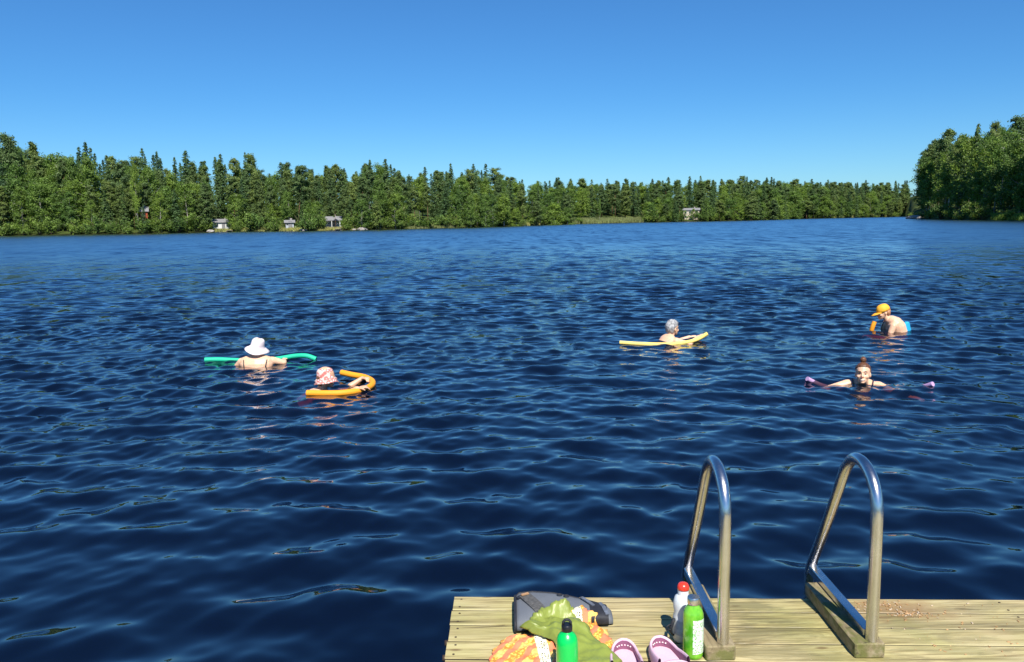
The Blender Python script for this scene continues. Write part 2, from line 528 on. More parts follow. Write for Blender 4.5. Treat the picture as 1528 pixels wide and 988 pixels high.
for lam in lams:
    k = 2 * PI / lam
    # slope spectrum
    if lam > 0.34: s = 0.052 * math.exp(-((math.log(lam / 0.46)) / 0.55) ** 2) + .004
    else: s = 0.054
    spread = 0.75 if lam > 0.34 else 1.0
    th = R(100) + rng.normal(0, spread)
    kx, ky = k * math.cos(th), k * math.sin(th)
    ph = rng.uniform(0, 2 * PI)
    wgt = np.clip((lam / stepr - 3.0) / 3.0, 0, 1)
    if lam < 0.5:
        small = (0.5 - lam) / 0.39
        wgt = wgt * ((1 - small) + small * (0.22 + .88 * lee)) * (0.55 + 0.75 * patch)
        wgt = wgt * (0.6 + .4 * lee)
    else:
        wgt = wgt * (0.84 - .04 * lee)
    a = s / k
    P = kx * X + ky * Y + ph
    H += wgt * a * np.cos(P)
    g_ = 0.3 * wgt * a / k
    DX -= g_ * kx * np.sin(P); DY -= g_ * ky * np.sin(P)
for sx_, sy_, am, kk in ((-3.48, 10.80, .0035, 42), (-2.0, 9.14, .0055, 38), (-1.5, 9.1, .005, 47), (2.43, 12.2, .004, 36), (6.17, 13.0, .004, 38), (3.95, 8.9, .005, 40), (3.5, 8.8, .003, 52), (4.4, 8.7, .003, 50)):
    rr = np.hypot(X - sx_, Y - sy_)
    H += am * np.cos(kk * rr + 2.0 * np.sin(X * 3.1 + Y * 2.3)) * np.exp(-rr / .55) * np.clip(rr / .2, 0, 1)
V = np.stack([X + DX, Y + DY, H], -1).reshape(-1, 3)
na, nr = X.shape
i, j = np.meshgrid(np.arange(na - 1), np.arange(nr - 1), indexing='ij')
q = (i * nr + j).ravel()
F = np.stack([q, q + nr, q + nr + 1, q + 1][::-1], -1)
me = np_mesh('lake_water', V, F, [M['water']], True)
nz = me.polygons[len(me.polygons) // 2].normal.z
if nz < 0: me.flip_normals()
tag(link('lake_water', me), kind='structure')
del A, RR, X, Y, H, DX, DY, P, wgt, patch, lee

# ---------------------------------------------------------------- trees
def leaf_quads(C, size, aspect=0.7, flat=0.0, up=None):
    """C (n,3) centres -> irregular quads with random orientation"""
    n = len(C)
    o = C * np.array([1, 1, 0.0]); o /= (np.linalg.norm(o, axis=1)[:, None] + .3)
    nn = o * 0.75 + np.array([0, 0, .35 + flat * .5]) + rng.normal(size=(n, 3)) * .55
    nn /= np.linalg.norm(nn, axis=1)[:, None]
    d = rng.normal(size=(n, 3)); d -= nn * (d * nn).sum(1)[:, None]; d /= np.linalg.norm(d, axis=1)[:, None]
    e = np.cross(nn, d)
    s = (size * rng.uniform(.6, 1.35, n))[:, None]
    a, b = d * s * .5, e * s * .5 * aspect
    j = lambda: rng.uniform(.5, 1.2, (n, 1))
    Q = np.stack([C - a * j(), C - b * j(), C + a * j(), C + b * j()], 1)
    return Q.reshape(-1, 3), np.arange(4 * n).reshape(-1, 4)

def branch_mesh(pairs, n=5):
    mb = MB()
    for pts, rad in pairs: mb.tube(pts, rad, n)
    return mb

def proto_spruce(seed, h=20.0, w=2.6):
    rd = random.Random(seed)
    C = []; br = []
    br.append(([(0, 0, -.6), (0, 0, h * .35), (rd.uniform(-.1, .1), 0, h * .7), (0, 0, h)], [.24, .17, .09, .015]))
    z = h * 0.06
    while z < h * .985:
        f = 1 - z / h
        L0 = w * (f ** .72) * (1.0 if f < .8 else 0.8) + .16
        for k in range(rd.choice((6, 7, 8))):
            if rd.random() < .08: continue
            a = rd.uniform(0, 2 * PI); L = L0 * rd.uniform(.6, 1.15)
            n = max(3, int(L / .15))
            for q in range(n):
                t = (q + rd.random()) / n
                r_ = L * t
                zz = z + L * (.12 * t - .42 * t * t) + (.16 * t ** 3) * L
                wd = .22 * L * (1 - t) + .14
                for _ in range(2):
                    s_ = rd.uniform(-wd, wd)
                    C.append((r_ * math.cos(a) - s_ * math.sin(a), r_ * math.sin(a) + s_ * math.cos(a), zz - abs(s_) * .3 + rd.uniform(-.15, .05)))
        z += rd.uniform(.26, .42) + .18 * f
    return branch_mesh(br), np.array(C), .44, .4

def proto_pine(seed, h=20.0, w=2.9, low=.30):
    rd = random.Random(seed)
    C = []; br = []
    lean = rd.uniform(-.5, .5)
    br.append(([(0, 0, -.6), (lean * .3, 0, h * .35), (lean, 0, h * .7), (lean * 1.1, 0, h * .97)], [.22, .17, .11, .02]))
    z = h * low
    while z < h * .98:
        f = (z / h - low) / (1 - low)
        prof = (0.55 + .6 * f) if f < .45 else (1.0 * (1 - f) / .55) ** .62 * .85
        for k in range(rd.choice((3, 4, 5)) + (1 if f > .5 else 0)):
            a = rd.uniform(0, 2 * PI); L = w * prof * rd.uniform(.5, 1.15) + .25
            up_ = rd.uniform(.02, .35) + .25 * f
            b0 = Vector((lean * z / h, 0, z)); b1 = b0 + Vector((math.cos(a) * L, math.sin(a) * L, L * up_))
            if rd.random() < .5: br.append(([b0, b0.lerp(b1, .5) + Vector((0, 0, -.1)), b1], [.06, .04, .02]))
            nc = 2 + int(L)
            for q in range(nc):
                t = .35 + .65 * (q + .5) / nc
                c = b0.lerp(b1, t); rr = (.34 + .34 * rd.random()) * (.6 + .25 * L / 2)
                for _ in range(int(22 + 26 * rr)):
                    v = Vector((rd.gauss(0, .55), rd.gauss(0, .55), rd.gauss(0, .42) ))
                    C.append(tuple(c + v * rr * 1.35))
        z += rd.uniform(.45, .8)
    return branch_mesh(br), np.array(C), .42, .3

def proto_birch(seed, h=18.0, w=3.0, low=.10):
    rd = random.Random(seed)
    C = []; br = []
    br.append(([(0, 0, -.6), (rd.uniform(-.3, .3), 0, h * .3), (rd.uniform(-.4, .4), .1, h * .65), (0, 0, h * .88)], [.17, .13, .07, .012]))
    nb = 66
    for k in range(nb):
        f = (k + rd.random()) / nb
        z0 = h * (low + (0.86 - low) * f)
        prof = math.sin(PI * min(1, (.18 + .82 * f)) ** .9) ** .7 if f < .97 else .4
        a = rd.uniform(0, 2 * PI); L = w * prof * rd.uniform(.45, 1.12) + .3
        b0 = Vector((0, 0, z0)); b1 = b0 + Vector((math.cos(a) * L, math.sin(a) * L, L * rd.uniform(.3, .8)))
        if rd.random() < .6: br.append(([b0, b0.lerp(b1, .5) + Vector((0, 0, .1)), b1], [.05, .03, .012]))
        nc = rd.choice((2, 3, 3, 4))
        for q in range(nc):
            t = .4 + .65 * (q + .5) / nc
            c = b0.lerp(b1, t) + Vector((rd.gauss(0, .3), rd.gauss(0, .3), rd.gauss(0, .25)))
            rr = rd.uniform(.45, .85)
            for _ in range(int(38 * rr * rr) + 22):
                v = Vector((rd.gauss(0, .55), rd.gauss(0, .55), rd.gauss(0, .5)))
                C.append(tuple(c + v * rr + Vector((0, 0, -abs(v.x * v.y) * .5))))
    return branch_mesh(br), np.array(C), .42, 0.0

def proto_shrub(seed, h=3.0, w=1.9):
    rd = random.Random(seed)
    C = []; br = []
    for k in range(9):
        a = rd.uniform(0, 2 * PI); L = rd.uniform(.3, 1) * w
        b1 = Vector((math.cos(a) * L, math.sin(a) * L, h * rd.uniform(.4, .95)))
        br.append(([(0, 0, -.2), tuple(b1 * .6), tuple(b1)], [.05, .03, .012]))
        for q in range(3):
            c = b1 * rd.uniform(.35, 1.0); rr = rd.uniform(.4, .75)
            for _ in range(50):
                C.append(tuple(c + Vector((rd.gauss(0, .5), rd.gauss(0, .5), rd.gauss(0, .45))) * rr))
    return branch_mesh(br, 4), np.array(C), .28, 0.0

def make_proto(kind, fn, seed, leafm, barkm, **kw):
    br, C, size, flat = fn(seed, **kw)
    Vq, Fq = leaf_quads(C, size, .62, flat)
    crown = np_mesh(kind + '_crown', Vq, Fq, [leafm], False)
    trunk = br.mesh(kind + '_trunk', barkm, True)
    return crown, trunk, kw.get('h')

PROT = {
 'spruce': [make_proto('spruce', proto_spruce, s, M['spruce_leaf'], M['spruce_bark'], h=20.0, w=w) for s, w in ((1, 3.1), (2, 3.7), (3, 2.6))],
 'pine': [make_proto('pine', proto_pine, s, M['pine_leaf'], M['pine_bark'], h=20.0, w=w, low=l) for s, w, l in ((11, 3.1, .28), (12, 3.6, .42), (13, 2.8, .12), (14, 3.3, .22))],
 'birch': [make_proto('birch', proto_birch, s, M['birch_leaf'], M['birch_bark'], h=18.0, w=w, low=l) for s, w, l in ((21, 3.1, .08), (22, 3.7, .05), (23, 2.7, .24), (24, 3.3, .04))],
 'shrub': [make_proto('shrub', proto_shrub, s, M['shrub_leaf'], M['spruce_bark'], h=3.0) for s in (31, 32, 33)],
}
COUNT = {'spruce': 0, 'pine': 0, 'birch': 0, 'shrub': 0}
NAMEK = {'spruce': 'spruce_tree', 'pine': 'pine_tree', 'birch': 'birch_tree', 'shrub': 'shrub'}

def tree(kind, x, y, z, h, label, group, wide=1.0, lean=0.0, var=None):
    COUNT[kind] += 1
    crown, trunk, h0 = PROT[kind][random.randrange(len(PROT[kind])) if var is None else var]
    root = empty(NAMEK[kind], (x, y, z), random.uniform(0, 2 * PI))
    s = h / h0
    sw = (s ** .75) * wide * random.uniform(.85, 1.15)
    root.scale = (sw, sw * random.uniform(.92, 1.08), s)
    if lean: root.rotation_euler = (0, R(lean), 0)
    link('trunk' if kind != 'shrub' else 'stem', trunk, root)
    link('crown' if kind != 'shrub' else 'foliage', crown, root)
    return tag(root, label, 'shrub' if kind == 'shrub' else 'tree', group)

def sky_h(az, r):
    return 1.9 + math.tan(R(float(np.interp(az, ka, ke)))) * r

def terr(az, r): return float(terr_z(np.float64(az), np.float64(r)))

LOOK = {'spruce': 'dark spruce', 'pine': 'olive pine', 'birch': 'light birch'}
CLEAR = [(-20.1, -18.9, 12), (-13.0, -11.7, 12), (-15.7, -14.8, 6), (4.3, 9.4, 14), (11.9, 13.3, 18), (30.8, 34, 9), (-7.3, -3.4, 5)]   # az0, az1, metres kept open from the water
ROWN = ['the waterside', 'the second', 'the third', 'a middle', 'a middle', 'a back', 'a back', 'the rearmost']
SECT = [(-31.5, 'at the left edge of the left shore'), (-27.3, 'left of the tall dark spruce spire'), (-24.6, 'between the dark spire and the white-trunked birch'), (-20.5, 'left of the white cabin'),
        (-18.5, 'behind the white cabin'), (-15.6, 'between the white cabin and the tiny boathouse'), (-13.4, 'between the boathouse and the grey-blue cabin'), (-11.4, 'behind the grey-blue cabin'),
        (-8.6, 'just right of the grey-blue cabin'), (-3.5, 'above the pale grass strip'), (1.0, 'where the left shore recedes'), (4.3, 'at the bend beside the reed meadow'),
        (9.4, 'behind the reed meadow'), (11.9, 'left of the beige house'), (13.4, 'behind the beige house'), (17, 'just right of the beige house'), (21.2, 'midway between beige house and headland'),
        (26.2, 'left of the headland tip'), (27.6, 'at the headland tip'), (30.5, 'in the middle of the right headland'), (99, 'above the grass bank of the right headland')]
def sector(az):
    for a_, n_ in SECT:
        if az < a_: return n_
def zone(a0, a1, rows, spacing, mixf, place, gap=0):
    for ri, (off, lo, hi) in enumerate(rows):
        az = a0
        while az < a1:
            r = float(shore_r(az)) + off + random.uniform(-2.2, 2.2)
            step = math.degrees(spacing * random.uniform(.7, 1.35) / r)
            az += step
            if az > a1: break
            o = r - float(shore_r(az))
            if any(c0 < az < c1 and o < m for c0, c1, m in CLEAR): continue
            kind = mixf(az, ri, len(rows))
            if COUNT[kind] >= 299: kind = min(('spruce', 'pine', 'birch'), key=lambda k: COUNT[k])
            z = terr(az, r)
            H = sky_h(az, r) - z
            h = max(5.0, H * random.uniform(lo, hi))
            if ri > len(rows) - 4 and random.random() < .16 and kind != 'birch': h = H * random.uniform(1.03, 1.11)
            front = 'front' if ri < 2 else 'back'
            row = {'front': 'near the waterline of', 'back': 'rising behind the front row on'}[front]
            x, y = polar(az, r)
            rel = h / H
            wv = random.uniform(.78, 1.12)
            shape = 'slim' if wv < .89 else ('broad' if wv > 1.02 else 'bushy')
            size = 'low' if rel < .6 else ('mid-height' if rel < .84 else 'tall')
            tree(kind, x, y, z, h, f'{size} {shape} {LOOK[kind]} in {ROWN[min(ri, 7)]} row {sector(az)}',
                 f'{NAMEK[kind].replace("_", " ")}s {row} {place}', wide=wv * (1.12 if kind == 'birch' else 1) * (1.25 if 'far' in place else 1))

def mix_left(az, ri, n):
    u = random.random()
    back = ri / (n - 1)
    if az < -28: p = (.10 + .15 * back, .12)
    elif az < -18: p = (.16 + .34 * back, .40)
    elif az < -10: p = (.18 + .35 * back, .42)
    else: p = (.14 + .5 * back, .22)
    return 'spruce' if u < p[0] else ('pine' if u < p[0] + p[1] else 'birch')
def mix_far(az, ri, n):
    u = random.random(); back = ri / (n - 1)
    p = (.2 + .42 * back, .28)
    return 'spruce' if u < p[0] else ('pine' if u < p[0] + p[1] else 'birch')
def mix_head(az, ri, n):
    u = random.random()
    if ri < 2: return 'birch' if u < .68 else 'pine'
    return 'pine' if u < .5 else ('birch' if u < .85 else 'spruce')

zone(-38, 1.0, [(2.5, .35, .66), (6.5, .5, .8), (12, .7, .92), (18, .82, .98), (25, .88, 1.0), (33, .9, 1.0), (42, .92, 1.0)], 3.9, mix_left, 'the left shore')
zone(1.0, 26.15, [(3, .35, .62), (8, .5, .75), (15, .66, .86), (23, .8, .94), (33, .88, .98), (44, .92, 1.0), (56, .94, 1.0), (70, .95, 1.01)], 4.1, mix_far, 'the far shore')
zone(26.35, 37, [(2.5, .5, .8), (6.5, .66, .9), (11, .8, .96), (16, .86, 1.0), (22, .9, 1.0), (29, .9, 1.0)], 3.9, mix_head, 'the right headland')

def one_tree(kind, az, off, elev, label, **kw):
    r = float(shore_r(az)) + off
    z = terr(az, r); x, y = polar(az, r)
    tree(kind, x, y, z, 1.9 + math.tan(R(elev)) * r - z, label, None, **kw)
one_tree('spruce', -27.25, 14, 5.35, 'tall dark spruce whose narrow spire stands clear above the birches on the left shore', var=2)
one_tree('birch', -24.6, 2.2, 4.5, 'thin leaning birch with a long bare white trunk left of the white lakeside cabin', wide=.45, var=2)
one_tree('pine', -31.4, 16, 5.6, 'tallest pine at the left edge of the photo, its top above all neighbours', var=0)
one_tree('pine', -14.65, 12, 3.95, 'wind-bent pine leaning to the right above the small jetty cabin', lean=7, var=1)
one_tree('spruce', -8.6, 17, 4.42, 'pair-forming dark spruce, right one of two spires left of the middle of the wood', var=1)
one_tree('spruce', -9.65, 15, 4.38, 'dark spruce, left one of two spires left of the middle of the wood', var=2)
one_tree('spruce', -2.5, 16, 4.0, 'dark spruce spire where the left wood starts to drop towards the far shore', var=0)
one_tree('spruce', 3.3, 14, 2.95, 'single dark spruce poking above the far shore beside the wood of the left shore', var=2)
one_tree('birch', 6.3, 2.0, 1.6, 'slim birch with a bare white trunk standing in the reed meadow of the far shore', wide=.4, var=2)

one_tree('birch', 12.72, 3.2, .62, 'young birch growing in front of the middle of the beige house', wide=.8, var=1)
one_tree('pine', -12.15, 2.6, 1.6, 'slim pine standing in front of the grey-blue cabin', wide=.6, var=1)
one_tree('birch', -13.0, 2.6, .9, 'small birch at the left corner of the grey-blue cabin', wide=.8, var=0)
one_tree('birch', -19.0, 3.0, 1.3, 'small birch at the right corner of the white cabin', wide=.7, var=3)
# shrubs along the water
for a0, a1, n, place in ((-37, 1, 66, 'the left shore'), (1.3, 26, 56, 'the far shore'), (26.4, 36, 20, 'the right headland')):
    for k in range(n):
        az = a0 + (a1 - a0) * (k + random.random()) / n
        if any(c0 < az < c1 for c0, c1, m in CLEAR if m > 5): 
            if random.random() < .8: continue
        r = float(shore_r(az)) + random.uniform(-.2, 2.2)
        x, y = polar(az, r)
        tree('shrub', x, y, max(terr(az, r), 0) - .1, random.uniform(2.0, 5.2), f'leafy green shrub at the waterline {sector(az)}',
             f'shrubs at the waterline of {place}', wide=random.uniform(.9, 1.3))

# reed and grass belts along open shore
def reed_belt(a0, a1, n, h, name, label, off=(0.2, 4), col='reed'):
    a = rng.uniform(a0, a1, n); o = rng.uniform(off[0], off[1], n)
    r = shore_r(a) + o
    x, y = r * np.sin(np.radians(a)), r * np.cos(np.radians(a))
    z = np.maximum(terr_z(a, r), -.1) - .05
    hh = h * rng.uniform(.6, 1.2, n); w = rng.uniform(.05, .14, n); t = rng.uniform(0, PI, n)
    lx, ly = rng.normal(0, .15, n), rng.normal(0, .15, n)
    b = np.stack([x, y, z], -1); d = np.stack([np.cos(t) * w, np.sin(t) * w, 0 * w], -1)
    top = b + np.stack([lx * hh, ly * hh, hh], -1)
    Vv = np.stack([b - d, b + d, top], 1).reshape(-1, 3)
    o_ = link(name, np_mesh(name, Vv, np.arange(3 * n).reshape(-1, 3), [M[col]], False))
    tag(o_, label, 'reeds', kind='stuff')
reed_belt(4.3, 9.5, 9000, 1.3, 'reed_belt', 'pale green reeds and meadow grass on the far shore below the wood', (0.2, 12))
reed_belt(21.2, 25.0, 5000, 1.2, 'reed_belt', 'pale yellow-green reeds in front of the farthest wood', (0.2, 6))
reed_belt(-7.2, -3.6, 3500, .7, 'reed_belt', 'pale grass strip at the waterline right of the cabins', (0.2, 5))
reed_belt(1.2, 3.8, 2500, .9, 'reed_belt', 'reeds at the bend where the left shore recedes', (0.2, 4))
reed_belt(-20.3, -16.8, 2500, .5, 'lawn_grass', 'short lawn grass in front of the white lakeside cabin', (0.2, 7))
reed_belt(-15.9, -10.0, 2200, .5, 'lawn_grass', 'rough grass on the bank below the grey-blue cabin', (0.2, 5))
reed_belt(30.7, 34.5, 5200, .8, 'bank_grass', 'bright green grass bank under the trees of the right headland', (0.3, 9), 'shrub_leaf')

# ---------------------------------------------------------------- rocks and houses on the far banks
def rock(az, off, s, label, seed, flat=.5):
    rd = random.Random(seed); mb = MB(); mb.ball((0, 0, 0), (s, s * .8, s * flat), n=12, m=8)
    mb.v = [tuple(Vector(v) * (1 + rd.uniform(-.16, .16))) for v in mb.v]
    r = float(shore_r(az)) + off; x, y = polar(az, r)
    o = mb.build('rock', M['rock'], None, False, (x, y, max(0.0, terr(az, r)) + s * .12), rd.uniform(0, 3))
    tag(o, label, 'rock')
rock(26.5, -.8, 2.3, 'flat grey shore rock at the tip of the right headland', 1, .35)
rock(26.85, -.6, 1.2, 'small grey rock just right of the flat rock on the right headland', 2)
rock(-14.3, .3, 1.1, 'pale boulder at the waterline below the bent pine', 3)
rock(-10.35, .2, 1.3, 'pale flat boulder at the waterline right of the grey-blue cabin', 4, .35)
rock(-10.9, .1, .7, 'low pale boulder beside the jetty of the grey-blue cabin', 5, .4)
rock(-20.3, .3, 1.0, 'pale boulder at the waterline left of the white cabin', 6)

def house(az, off, w, d, hw, hr, wallm, label, wins, two=False, z0=None, porch=False, door=True):
    r = float(shore_r(az)) + off; x, y = polar(az, r)
    z = terr(az, r) if z0 is None else z0
    root = empty('cabin' if not two else 'house', (x, y, z - .15), -R(az))
    mb = MB()
    mb.box((0, 0, hw / 2), (w, d, hw))
    mb.add([(-w / 2, -d / 2, hw), (-w / 2, d / 2, hw), (-w / 2, 0, hw + hr)], [(0, 1, 2)])
    mb.add([(w / 2, -d / 2, hw), (w / 2, d / 2, hw), (w / 2, 0, hw + hr)], [(0, 2, 1)])
    mb.build('wall', wallm, root, False)
    rf = MB()
    L = math.hypot(d / 2, hr) + .45; an = math.atan2(hr, d / 2)
    for sgn in (-1, 1):
        rot = Matrix.Rotation(-sgn * -an if sgn < 0 else -an, 3, 'X')
        rot = Matrix.Rotation(an if sgn < 0 else -an, 3, 'X')
        cy = sgn * (d / 4 + .12); cz = hw + hr / 2 - .02
        rf.box((0, cy, cz + .06), (w + .8, L, .1), rot)
    roof = rf.build('roof', M['roof_grey'], root, False)
    ch = MB().box((w * .2, .3, hw + hr + .2), (.5, .5, .9)); ch.build('chimney', M['rock'], roof, False)
    for (cx, cz, ww, wh) in wins:
        fr = MB()
        for bx, bz, bw, bh in ((cx, cz + wh / 2, ww + .16, .08), (cx, cz - wh / 2, ww + .16, .08), (cx - ww / 2, cz, .08, wh - .08), (cx + ww / 2, cz, .08, wh - .08)):
            fr.box((bx, -d / 2 - .03, bz), (bw, .06, bh))
        f_ = fr.build('window', M['house_white'], root, False)
        MB().box((cx, -d / 2 - .012, cz), (ww - .08, .02, wh - .08)).build('pane', M['window_glass'], f_, False)
    if door:
        MB().box((w * .08, -d / 2 - .03, 1.0), (.95, .06, 2.0)).build('door', M['roof_grey'], root, False)
    if porch:
        pr = MB(); pr.box((0, -d / 2 - 1.0, hw - .15), (w * .9, 1.9, .1))
        pr.build('porch_roof', M['roof_grey'], root, False)
        for px in (-w * .43, 0, w * .43):
            MB().box((px, -d / 2 - 1.85, hw / 2 - .1), (.14, .14, hw - .2)).build('porch_post', M['house_white'], root, False)
        MB().box((0, -d / 2 - 1.0, .1), (w * .9, 2.0, .2)).build('porch_deck', M['rock'], root, False)
    tag(root, label, 'cabin' if not two else 'house')
house(-19.55, 6, 4.8, 3.2, 2.0, .8, M['house_white'], 'small white lakeside cabin with a low grey roof and open porch on the left shore',
      [(-1.5, 1.25, 1.1, 1.0), (1.6, 1.25, 1.1, 1.0)])
house(-12.4, 8, 4.6, 3.4, 1.9, .8, M['house_grey'], 'grey-blue cabin half hidden by pines on the left shore', [(-1.6, 1.2, .8, .8), (-.6, 1.2, .7, .8), (1.6, 1.2, .8, .8)], porch=True)
house(-15.2, 6, 2.0, 2.0, 1.6, .5, M['house_grey'], 'tiny grey boathouse between pine trunks left of the grey-blue cabin', [(-.6, 1.2, .6, .6)])
house(-24.25, 6.0, 1.8, 3.0, 5.2, 1.0, M['house_red'], 'narrow red boarded house high among the trees beside the white-trunked birch', [(0, 4.3, .5, .7)], door=False)
house(12.6, 8, 6.0, 4.4, 3.7, .7, M['house_beige'], 'two-storey beige house standing at the water on the far shore',
      [(-2.2, 2.9, .8, .9), (-.6, 2.9, .8, .9), (2.1, 2.9, .8, .9), (-2.2, 1.1, .8, .9), (2.0, 1.1, .8, .9)], two=True)
# jetty below the cabin
def jetty(az, n, label):
    r = float(shore_r(az)); x, y = polar(az, r)
    root = empty('jetty', (x, y, 0), -R(az))
    for k in range(n):
        MB().box((0, -k * .3 + 1, .38), (1.6, .27, .05)).build('plank', M['rock'], root, False)
    for k in (0, 1, 2):
        for sx in (-.7, .7):
            MB().tube([(sx, 1 - k * .14 * n, -1.2), (sx, 1 - k * .14 * n, .42)], .07, 8).build('post', M['spruce_bark'], root)
    tag(root, label, 'jetty')
jetty(-12.0, 16, 'small plank jetty in front of the grey-blue cabin')
jetty(-19.1, 10, 'short plank jetty in front of the white cabin')

# ---------------------------------------------------------------- the dock
DZ = 0.45
def plank_mat():
    m, t, bs, out = new_mat('weathered_plank')
    oi = t.nodes.new('ShaderNodeObjectInfo')
    geo = t.nodes.new('ShaderNodeNewGeometry')
    pos = geo.outputs['Position']
    off = t.nodes.new('ShaderNodeVectorMath'); off.operation = 'ADD'
    cmb = t.nodes.new('ShaderNodeCombineXYZ')
    t.links.new(math_n(t, 'MULTIPLY', oi.outputs['Random'], 37.0), cmb.inputs[0])
    t.links.new(math_n(t, 'MULTIPLY', oi.outputs['Random'], 11.0), cmb.inputs[2])
    t.links.new(pos, off.inputs[0]); t.links.new(cmb.outputs[0], off.inputs[1])
    mp = t.nodes.new('ShaderNodeMapping'); mp.inputs['Scale'].default_value = (1.6, 42, 20)
    mp.inputs['Rotation'].default_value = (0, 0, R(2.9))
    t.links.new(off.outputs[0], mp.inputs['Vector'])
    grain = noise(t, mp.outputs[0], 1.6, 6, 0.62, 0.6)
    mp2 = t.nodes.new('ShaderNodeMapping'); mp2.inputs['Scale'].default_value = (3.0, 14, 8)
    mp2.inputs['Rotation'].default_value = (0, 0, R(2.9))
    t.links.new(off.outputs[0], mp2.inputs['Vector'])
    blot = noise(t, mp2.outputs[0], 1.5, 4, 0.6)
    base = ramp(t, grain, [(0.31, (0.13, 0.095, 0.045)), (0.42, (0.38, 0.305, 0.15)), (0.52, (0.52, 0.435, 0.225)), (0.75, (0.60, 0.53, 0.32))])
    green = noise(t, pos, 2.3, 4, 0.55)
    gm = ramp(t, green, [(0.42, 0.0), (0.66, 0.75)])
    c1 = mixc(t, gm, base, mixc(t, 1.0, base, (0.80, 0.92, 0.62), 'MULTIPLY'))
    dk = ramp(t, blot, [(0.24, 1.0), (0.36, 0.0)])
    c2 = mixc(t, math_n(t, 'MULTIPLY', dk, 0.75), c1, (0.10, 0.085, 0.04))
    # knots
    vor = N(t, 'ShaderNodeTexVoronoi', Scale=1.0)
    mp3 = t.nodes.new('ShaderNodeMapping'); mp3.inputs['Scale'].default_value = (4.5, 13, 6)
    t.links.new(off.outputs[0], mp3.inputs['Vector']); t.links.new(mp3.outputs[0], vor.inputs['Vector'])
    kn = ramp(t, vor.outputs['Distance'], [(0.05, 1.0), (0.13, 0.0)])
    c3 = mixc(t, math_n(t, 'MULTIPLY', kn, 0.8), c2, (0.14, 0.075, 0.03))
    # damp mossy and rusty stains: right of the ladder and along the beams
    sep = t.nodes.new('ShaderNodeSeparateXYZ'); t.links.new(pos, sep.inputs[0])
    sx = ramp(t, math_n(t, 'MULTIPLY', sep.outputs[0], 0.5), [(0.22, 0.0), (0.34, 0.85), (0.57, 0.85), (0.72, 0.45)])
    mp4 = t.nodes.new('ShaderNodeMapping'); mp4.inputs['Scale'].default_value = (1.2, 5, 4)
    t.links.new(pos, mp4.inputs['Vector'])
    st = ramp(t, noise(t, mp4.outputs[0], 2.6, 6, 0.68, .8), [(0.44, 0.0), (0.58, 1.0)])
    c4 = mixc(t, math_n(t, 'MULTIPLY', math_n(t, 'MULTIPLY', st, sx), 0.75), c3, (0.17, 0.145, 0.055))
    # rusty patch where the litter lies
    dv = t.nodes.new('ShaderNodeVectorMath'); dv.operation = 'DISTANCE'
    mp5 = t.nodes.new('ShaderNodeMapping'); mp5.inputs['Scale'].default_value = (1, 2.4, 1)
    t.links.new(pos, mp5.inputs['Vector']); t.links.new(mp5.outputs[0], dv.inputs[0])
    dv.inputs[1].default_value = (1.40, 2.81 * 2.4, 0.45)
    rp = ramp(t, math_n(t, 'ADD', dv.outputs['Value'], math_n(t, 'MULTIPLY', math_n(t, 'SUBTRACT', noise(t, pos, 14, 4), 0.5), 0.35)), [(0.08, 0.7), (0.26, 0.0)])
    c5 = mixc(t, rp, c4, (0.30, 0.18, 0.08))
    tone = mixc(t, oi.outputs['Random'], (0.84, 0.82, 0.78), (1.08, 1.08, 1.04))
    c6 = mixc(t, 1.0, c5, tone, 'MULTIPLY')
    t.links.new(c6, bs.inputs['Base Color'])
    rgh = ramp(t, st, [(0.0, 0.75), (1.0, 0.45)])
    t.links.new(rgh, bs.inputs['Roughness'])
    bump(t, bs, grain, 0.35, 0.004)
    return m
M['plank'] = plank_mat()

def beam_mat():
    m, t, bs, out = new_mat('mossy_beam')
    v = coords(t, (9, 1.5, 9))
    g = noise(t, v, 4, 6, 0.65, 0.5)
    base = ramp(t, g, [(0.3, (0.13, 0.10, 0.055)), (0.5, (0.27, 0.215, 0.12)), (0.75, (0.40, 0.34, 0.22))])
    mo = ramp(t, noise(t, coords(t, (1, 1, 1)), 11, 5, 0.65), [(0.47, 0.0), (0.60, 0.85)])
    c = mixc(t, mo, base, (0.13, 0.14, 0.03))
    sp = ramp(t, noise(t, coords(t, (1, 1, 1)), 34, 3, 0.6), [(0.30, 0.8), (0.40, 0.0)])
    c = mixc(t, sp, c, (0.045, 0.035, 0.02))
    t.links.new(c, bs.inputs['Base Color'])
    bs.inputs['Roughness'].default_value = 0.85
    bump(t, bs, g, 0.5, 0.006)
    return m
M['beam'] = beam_mat()
M['beam_dark'] = plain('plank_edge_dark', (0.075, 0.062, 0.035), 0.95, 0, 0.3, 30)  # long board sides, darker than the tops so the gaps read dark
M['screw'] = plain('rusty_screw', (0.10, 0.07, 0.05), 0.6, 0.6, 0.2, 60)
def steel_mat():
    m, t, bs, out = new_mat('brushed_steel')
    f = noise(t, coords(t, (60, 60, 3)), 3, 4, 0.6)
    f2 = noise(t, coords(t), 9, 4, 0.6)
    t.links.new(ramp(t, f2, [(0.3, (0.62, 0.60, 0.58)), (0.7, (0.80, 0.78, 0.76))]), bs.inputs['Base Color'])
    bs.inputs['Metallic'].default_value = 1.0
    t.links.new(ramp(t, math_n(t, 'ADD', math_n(t, 'MULTIPLY', f, .5), math_n(t, 'MULTIPLY', f2, .5)), [(0.3, 0.20), (0.7, 0.30)]), bs.inputs['Roughness'])
    return m
M['steel'] = steel_mat()

